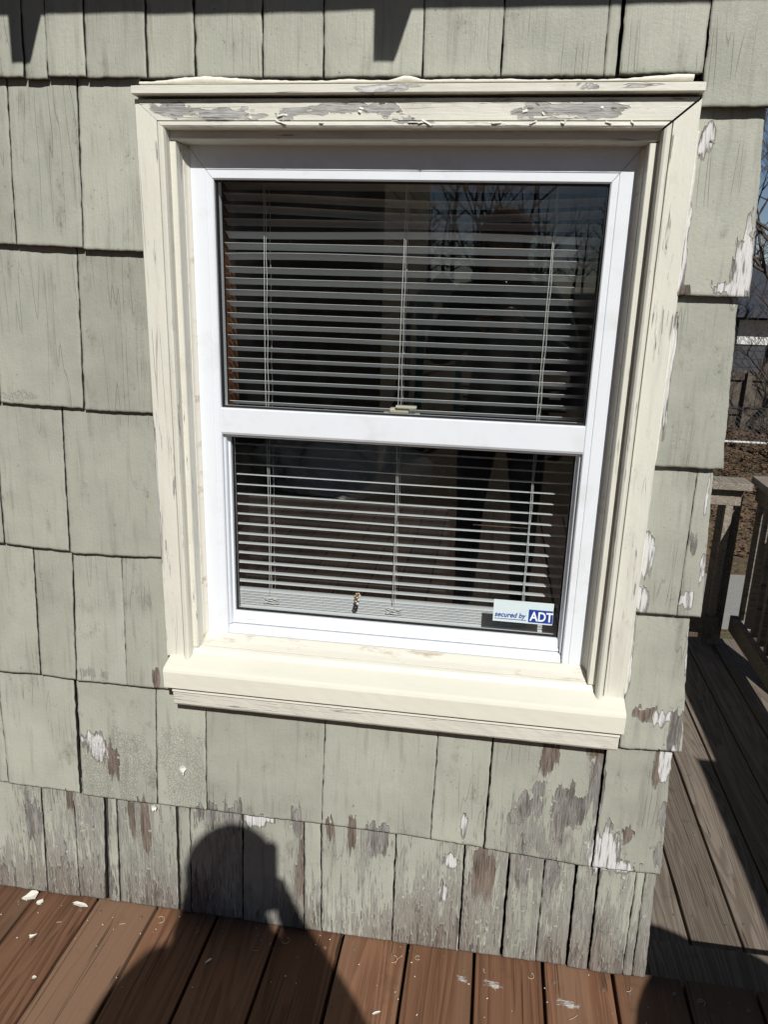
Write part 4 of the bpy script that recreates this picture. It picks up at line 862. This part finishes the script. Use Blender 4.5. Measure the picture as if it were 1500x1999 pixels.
for a in (((0.3, -17, -1.05), 7.5, 'tall bare tree standing behind the deck left of the yard shed', 11, 0.55), ((3.4, -21, -1.05), 8.5, 'wide bare tree at the back of the yard near the fence', 12, 0.6),
          ((6.0, -15, -1.05), 7.0, 'bare tree at the right of the back yard', 13, 0.5), ((-0.6, -26, -1.05), 9.0, 'distant bare tree beyond the yard fence', 14, 0.5),
          ((5.6, 11.0, -1.05), 4.2, 'bare shrubby tree beyond the corner of the lower deck', 15, 0.8), ((6.6, 15.0, -1.05), 6.5, 'bare tree in front of the dark roofed garage', 16, 0.7), ((4.6, 9.0, -1.05), 2.4, 'low tangle of bare branches near the side path', 17, 0.9), ((4.75, 10.0, -1.05), 7.0, 'tall dense bare tree just past the right edge of the shingle wall', 18, 0.65), ((6.2, 17.0, -1.05), 8.0, 'tall bare tree beside the dark garage', 19, 0.7), ((3.6, 8.2, -1.05), 2.0, 'tangled bare shrub in front of the chain link near the white pipe', 21, 1.0), ((4.9, 12.8, -1.05), 3.6, 'bare shrub growing between the chain link and the board fence', 22, 0.9), ((5.4, 15.5, -1.05), 4.5, 'spreading bare shrub in front of the white garage panel', 23, 0.9), ((7.6, 16.0, -1.05), 7.0, 'bare tree right of the dark garage door panels', 20, 0.7)):
    bare_tree('bare_tree', *a[:4], a[4], 6 if a[3] in (15, 17, 18, 19, 12, 21, 22, 23) else 5, 0.05 + 0.008 * a[1])
M['fence'] = board_mat('old_fence_wood', (0.08, 0.066, 0.052), (0.13, 0.11, 0.088), (0.17, 0.145, 0.12), 0.4)
def fence(name, label, x0, x1, y, ztop, w=0.14, g='wooden fences round the yard'):
    f = empty(name, ((x0 + x1) / 2, y, -1.05)); tag(f, label, 'fence', g); O = Vector(((x0 + x1) / 2, y, -1.05)); x = x0
    bm = bmesh.new(); bm_box(bm, 0, w - 0.012, -0.01, 0.01, 0, ztop + 1.05, 0.003); me_ = bpy.data.meshes.new('fence_board'); bm.to_mesh(me_); bm.free(); me_.materials.append(M['fence'])
    while x < x1:
        o = bpy.data.objects.new('fence_board', me_); o.parent = f; o.location = Vector((x, y, -1.05 + rng.uniform(-0.015, 0.0))) - O; COL.objects.link(o); x += w
    for z in (-0.8, ztop - 0.18):
        o = box('fence_rail', x0, x1, y - 0.06, y - 0.0105, z, z + 0.09, M['fence'], f); o.location -= O
    xx_ = x0
    while xx_ < x1:
        o = box('fence_post', xx_, xx_ + 0.09, y - 0.152, y - 0.061, -1.05, ztop - 0.02, M['fence'], f); o.location -= O; xx_ += 2.0
fence('wood_fence', 'low weathered board fence behind the chain link beyond the lower deck', 2.6, 9.5, 14.0, 0.02)
fence('wood_fence', 'weathered board fence along the back of the yard behind the person', -1.0, 7.5, -24.0, 0.65)
cf = empty('chain_link_fence', (5, 12, -1.05)); tag(cf, 'low dark chain link fence in front of the board fence', 'fence'); CO = Vector((5, 12, -1.05))
M['wire'] = plain('galvanised_wire', (0.10, 0.10, 0.10), 0.5, metal=0.5); mb = MB(); Hh = 0.62; x = 2.8
while x < 8.0:
    mb.add(tube([(x, 12, -1.04), (x + Hh, 12, -1.04 + Hh)], 0.003, 3, False)); mb.add(tube([(x + Hh, 12.004, -1.04), (x, 12.004, -1.04 + Hh)], 0.003, 3, False)); x += 0.08
o = mesh('wire_mesh', mb.v, mb.f, M['wire'], cf); o.location = -CO
vs, fs = tube([(2.8, 12.02, -0.42), (8.4, 12.02, -0.42)], 0.02, 8); o = mesh('top_rail', vs, fs, M['wire'], cf, True); o.location = -CO
for x in (2.9, 4.6, 6.3, 8.0):
    vs, fs = tube([(x, 12.05, -1.05), (x, 12.05, -0.40)], 0.025, 8); o = mesh('post', vs, fs, M['wire'], cf, True); o.location = -CO
pr_ = empty('pipe_rail', (5.2, 10.4, -1.05)); tag(pr_, 'thin white pipe rail on short stakes crossing the yard before the chain link', 'rail'); PR = Vector((5.2, 10.4, -1.05))
vs, fs = tube([(2.5, 10.4, -0.70), (5.2, 10.38, -0.695), (8, 10.4, -0.70)], 0.018, 8); o = mesh('pipe', vs, fs, M['cord'], pr_, True); o.location = -PR
for x in (2.7, 5.2, 7.7):
    vs, fs = tube([(x, 10.42, -1.05), (x, 10.42, -0.69)], 0.016, 8); o = mesh('stake', vs, fs, M['cord'], pr_, True); o.location = -PR
# dry leaves on the bank beyond the deck
M['leaf'] = plain('dry_leaf', (0.12, 0.075, 0.045), 0.9, 20, 0.5, var=0.9); mb = MB()
for i in range(16000):
    x, y = rng.uniform(1.5, 8.5), rng.uniform(6.0, 13.5); s = rng.uniform(0.02, 0.05); a = rng.uniform(0, 6.28); z = -1.04 + rng.uniform(0, 0.05)
    c_, s_ = math.cos(a) * s, math.sin(a) * s
    mb.add(([(x + c_, y + s_, z + rng.uniform(0, .04)), (x - s_ * .5, y + c_ * .5, z), (x - c_, y - s_, z + rng.uniform(0, .04)), (x + s_ * .5, y - c_ * .5, z + 0.01)], [(0, 1, 2, 3)]))
o = mesh('dry_leaves', mb.v, mb.f, M['leaf']); tag(o, 'brown dry leaves covering the yard beyond the lower deck', 'leaves', None, 'stuff')
# garage beyond the fence
M['white'] = plain('white_siding', (0.72, 0.72, 0.70), 0.7, 8, 0.1); M['dark'] = plain('slate_siding', (0.055, 0.06, 0.07), 0.8, 8, 0.25); M['tan'] = plain('tan_siding', (0.33, 0.26, 0.16), 0.8, 6, 0.2)
def building(name, label, x0, x1, y0, y1, h, walls, rise, roofm, ov=0.3, sid=0.16, win_=()):
    b = empty(name, ((x0 + x1) / 2, (y0 + y1) / 2, -1.05)); tag(b, label, 'building'); O = Vector(((x0 + x1) / 2, (y0 + y1) / 2, -1.05)); z0 = -1.05
    bm = bmesh.new(); bm_box(bm, x0, x1, y0, y1, z0, z0 + h); o = bm_obj('wall', bm, walls, b); o.location = -O
    z = z0 + 0.1; n = 0
    while z < z0 + h - 0.02 and n < 40:
        zz = min(sid - 0.012, z0 + h - z)
        bm = bmesh.new()
        bm_box(bm, x0 - 0.012, x1 + 0.012, y0 - 0.03, y0 - 0.001, z, z + zz); bm_box(bm, x1 + 0.001, x1 + 0.03, y0 - 0.0, y1, z, z + zz); bm_box(bm, x0 - 0.03, x0 - 0.001, y0, y1, z, z + zz); bm_box(bm, x0 - 0.012, x1 + 0.012, y1 + 0.001, y1 + 0.03, z, z + zz)
        o = bm_obj('siding_course', bm, walls, b); o.location = -O; z += sid; n += 1
    ym = (y0 + y1) / 2; zt = z0 + h
    prof = [(y0 - ov, zt - 0.05), (ym, zt + rise), (y1 + ov, zt - 0.05), (y1 + ov, zt + 0.10), (ym, zt + rise + 0.15), (y0 - ov, zt + 0.10)]
    vs = [(x0 - ov, y, z) for y, z in prof] + [(x1 + ov, y, z) for y, z in prof]; k = 6
    o = mesh('roof', vs, [tuple(range(k)), tuple(range(2 * k - 1, k - 1, -1))] + [(i, i + k, (i + 1) % k + k, (i + 1) % k) for i in range(k)], roofm, b); o.location = -O
    vs = [(x0, y0, zt), (x0, y1, zt), (x0, ym, zt + rise), (x1, y0, zt), (x1, y1, zt), (x1, ym, zt + rise)]
    o = mesh('gable', vs, [(0, 2, 1), (3, 4, 5), (0, 1, 4, 3), (1, 2, 5, 4), (0, 3, 5, 2)], walls, b); o.location = -O
    for (wx0, wx1, wz0, wz1) in win_:
        o = box('window', wx0, wx1, y0 - 0.06, y0 - 0.031, wz0, wz1, M['black'], b); o.location -= O
    return b
M['slate'] = plain('dark_slate_roof', (0.045, 0.05, 0.062), 0.8, 30, 0.4, 0.003)
building('garage', 'low dark garage with slate roof and white panels seen past the right house corner', 5.6, 13.5, 19.0, 25.0, 1.95, M['dark'], 1.1, M['slate'], 0.6, 0.2, ())
gar = bpy.data.objects['garage']
for x in (5.75, 6.75, 8.4):
    o = box('shutter_panel', x, x + 0.72, 18.93, 18.968, 0.20, 0.78, M['white'], gar); o.location -= Vector((9.55, 22.0, -1.05))
building('neighbour_house', 'tall tan sided neighbour house mirrored in the left of the upper pane', -11.0, -1.45, -13.5, -8.0, 5.5, M['tan'], 2.4, M['roof'], 0.4, 0.18)
building('yard_shed', 'small dark shed at the back of the yard mirrored in the upper pane', 1.9, 3.6, -19.0, -17.4, 1.7, M['dark'], 0.5, M['roof'], 0.2, 0.2)
# garden furniture mirrored in the pane
M['teal'] = plain('teal_paint', (0.12, 0.42, 0.40), 0.6)
tw = empty('play_tower', (-0.95, -11, -1.05)); tag(tw, 'small teal play tower with peaked roof in the yard behind the person', 'play tower'); TW = Vector((-0.95, -11, -1.05))
def tbox(nm, mt, *a):
    bm = bmesh.new(); bm_box(bm, *a, 0.006); o = bm_obj(nm, bm, M[mt], tw); o.location = -TW
for x in (-1.30, -0.66):
    for y in (-11.6, -11.0): tbox('post', 'teal', x, x + 0.07, y, y + 0.07, -1.05, 1.15)
tbox('platform', 'fence', -1.32, -0.57, -11.62, -10.91, 0.24, 0.30)
for k in range(6): tbox('baluster', 'teal', -1.21 + k * 0.09, -1.17 + k * 0.09, -10.99, -10.95, 0.301, 0.72)
tbox('guard_rail', 'teal', -1.229, -0.661, -11.0, -10.94, 0.721, 0.79)
tbox('wall_panel', 'teal', -1.32, -1.05, -10.93, -10.90, 0.80, 1.14)
vs = [(-1.42, -11.7, 1.151), (-0.48, -11.7, 1.151), (-0.48, -10.85, 1.151), (-1.42, -10.85, 1.151), (-0.95, -11.28, 1.60)]
o = mesh('roof', vs, [(0, 1, 4), (1, 2, 4), (2, 3, 4), (3, 0, 4), (3, 2, 1, 0)], M['white'], tw); o.location = -TW
wp = empty('white_post', (1.55, -12, -1.05)); tag(wp, 'plain white wooden post standing in the yard behind the person', 'post')
o = box('shaft', 1.49, 1.61, -12.06, -11.94, -1.05, 0.75, M['white'], wp); o.location -= Vector((1.55, -12, -1.05))
o = box('cap', 1.47, 1.63, -12.08, -11.92, 0.751, 0.79, M['white'], wp, 0.01); o.location -= Vector((1.55, -12, -1.05))
bench = empty('yard_table', (0.3, -12.5, -1.05)); tag(bench, 'pale wooden picnic table in the yard behind the person', 'table'); YO = Vector((0.3, -12.5, -1.05))
for k in range(5):
    o = box('top_board', -0.6, 1.2, -12.9 + k * 0.15, -12.76 + k * 0.15, -0.32, -0.28, M['fence'], bench); o.location -= YO
for y in (-13.3, -12.0):
    o = box('seat_board', -0.6, 1.2, y, y + 0.28, -0.62, -0.58, M['fence'], bench); o.location -= YO
for x in (-0.3, 0.85):
    o = box('leg', x, x + 0.09, -12.95, -12.1, -1.05, -0.625, M['fence'], bench); o.location -= YO
    o = box('leg', x, x + 0.09, -12.7, -12.4, -0.6245, -0.3205, M['fence'], bench); o.location -= YO

# far wood closing the horizon on every side
mb = MB()
for i in range(520):
    a = rng.uniform(0, 2 * math.pi); r = rng.uniform(55, 110); x, y = r * math.cos(a), r * math.sin(a); h = rng.uniform(6, 12)
    mb.add(tube([(x, y, -1.1), (x + rng.normal(0, .2), y + rng.normal(0, .2), h * 0.5), (x + rng.normal(0, .5), y + rng.normal(0, .5), h)], [0.22, 0.14, 0.03], 4, False))
    for k in range(16):
        z = h * rng.uniform(0.25, 0.9); b_ = rng.uniform(0, 6.28); L = rng.uniform(1.2, 3.2) * (1.15 - z / h); c_ = Vector((math.cos(b_), math.sin(b_), rng.uniform(0.3, 1.0)))
        p = Vector((x, y, z)); e = p + c_ * L; mb.add(tube([p, e], [0.07, 0.02], 3, False))
        for kk in range(3):
            d_ = Vector((rng.normal(), rng.normal(), 0.8)).normalized() * L * 0.6; m0 = p + c_ * L * rng.uniform(0.4, 1); mb.add(tube([m0, m0 + d_], [0.03, 0.01], 3, False))
o = mesh('distant_woods', mb.v, mb.f, M['bark']); tag(o, 'far belt of bare trees closing the horizon round the yard', 'woods', None, 'stuff')
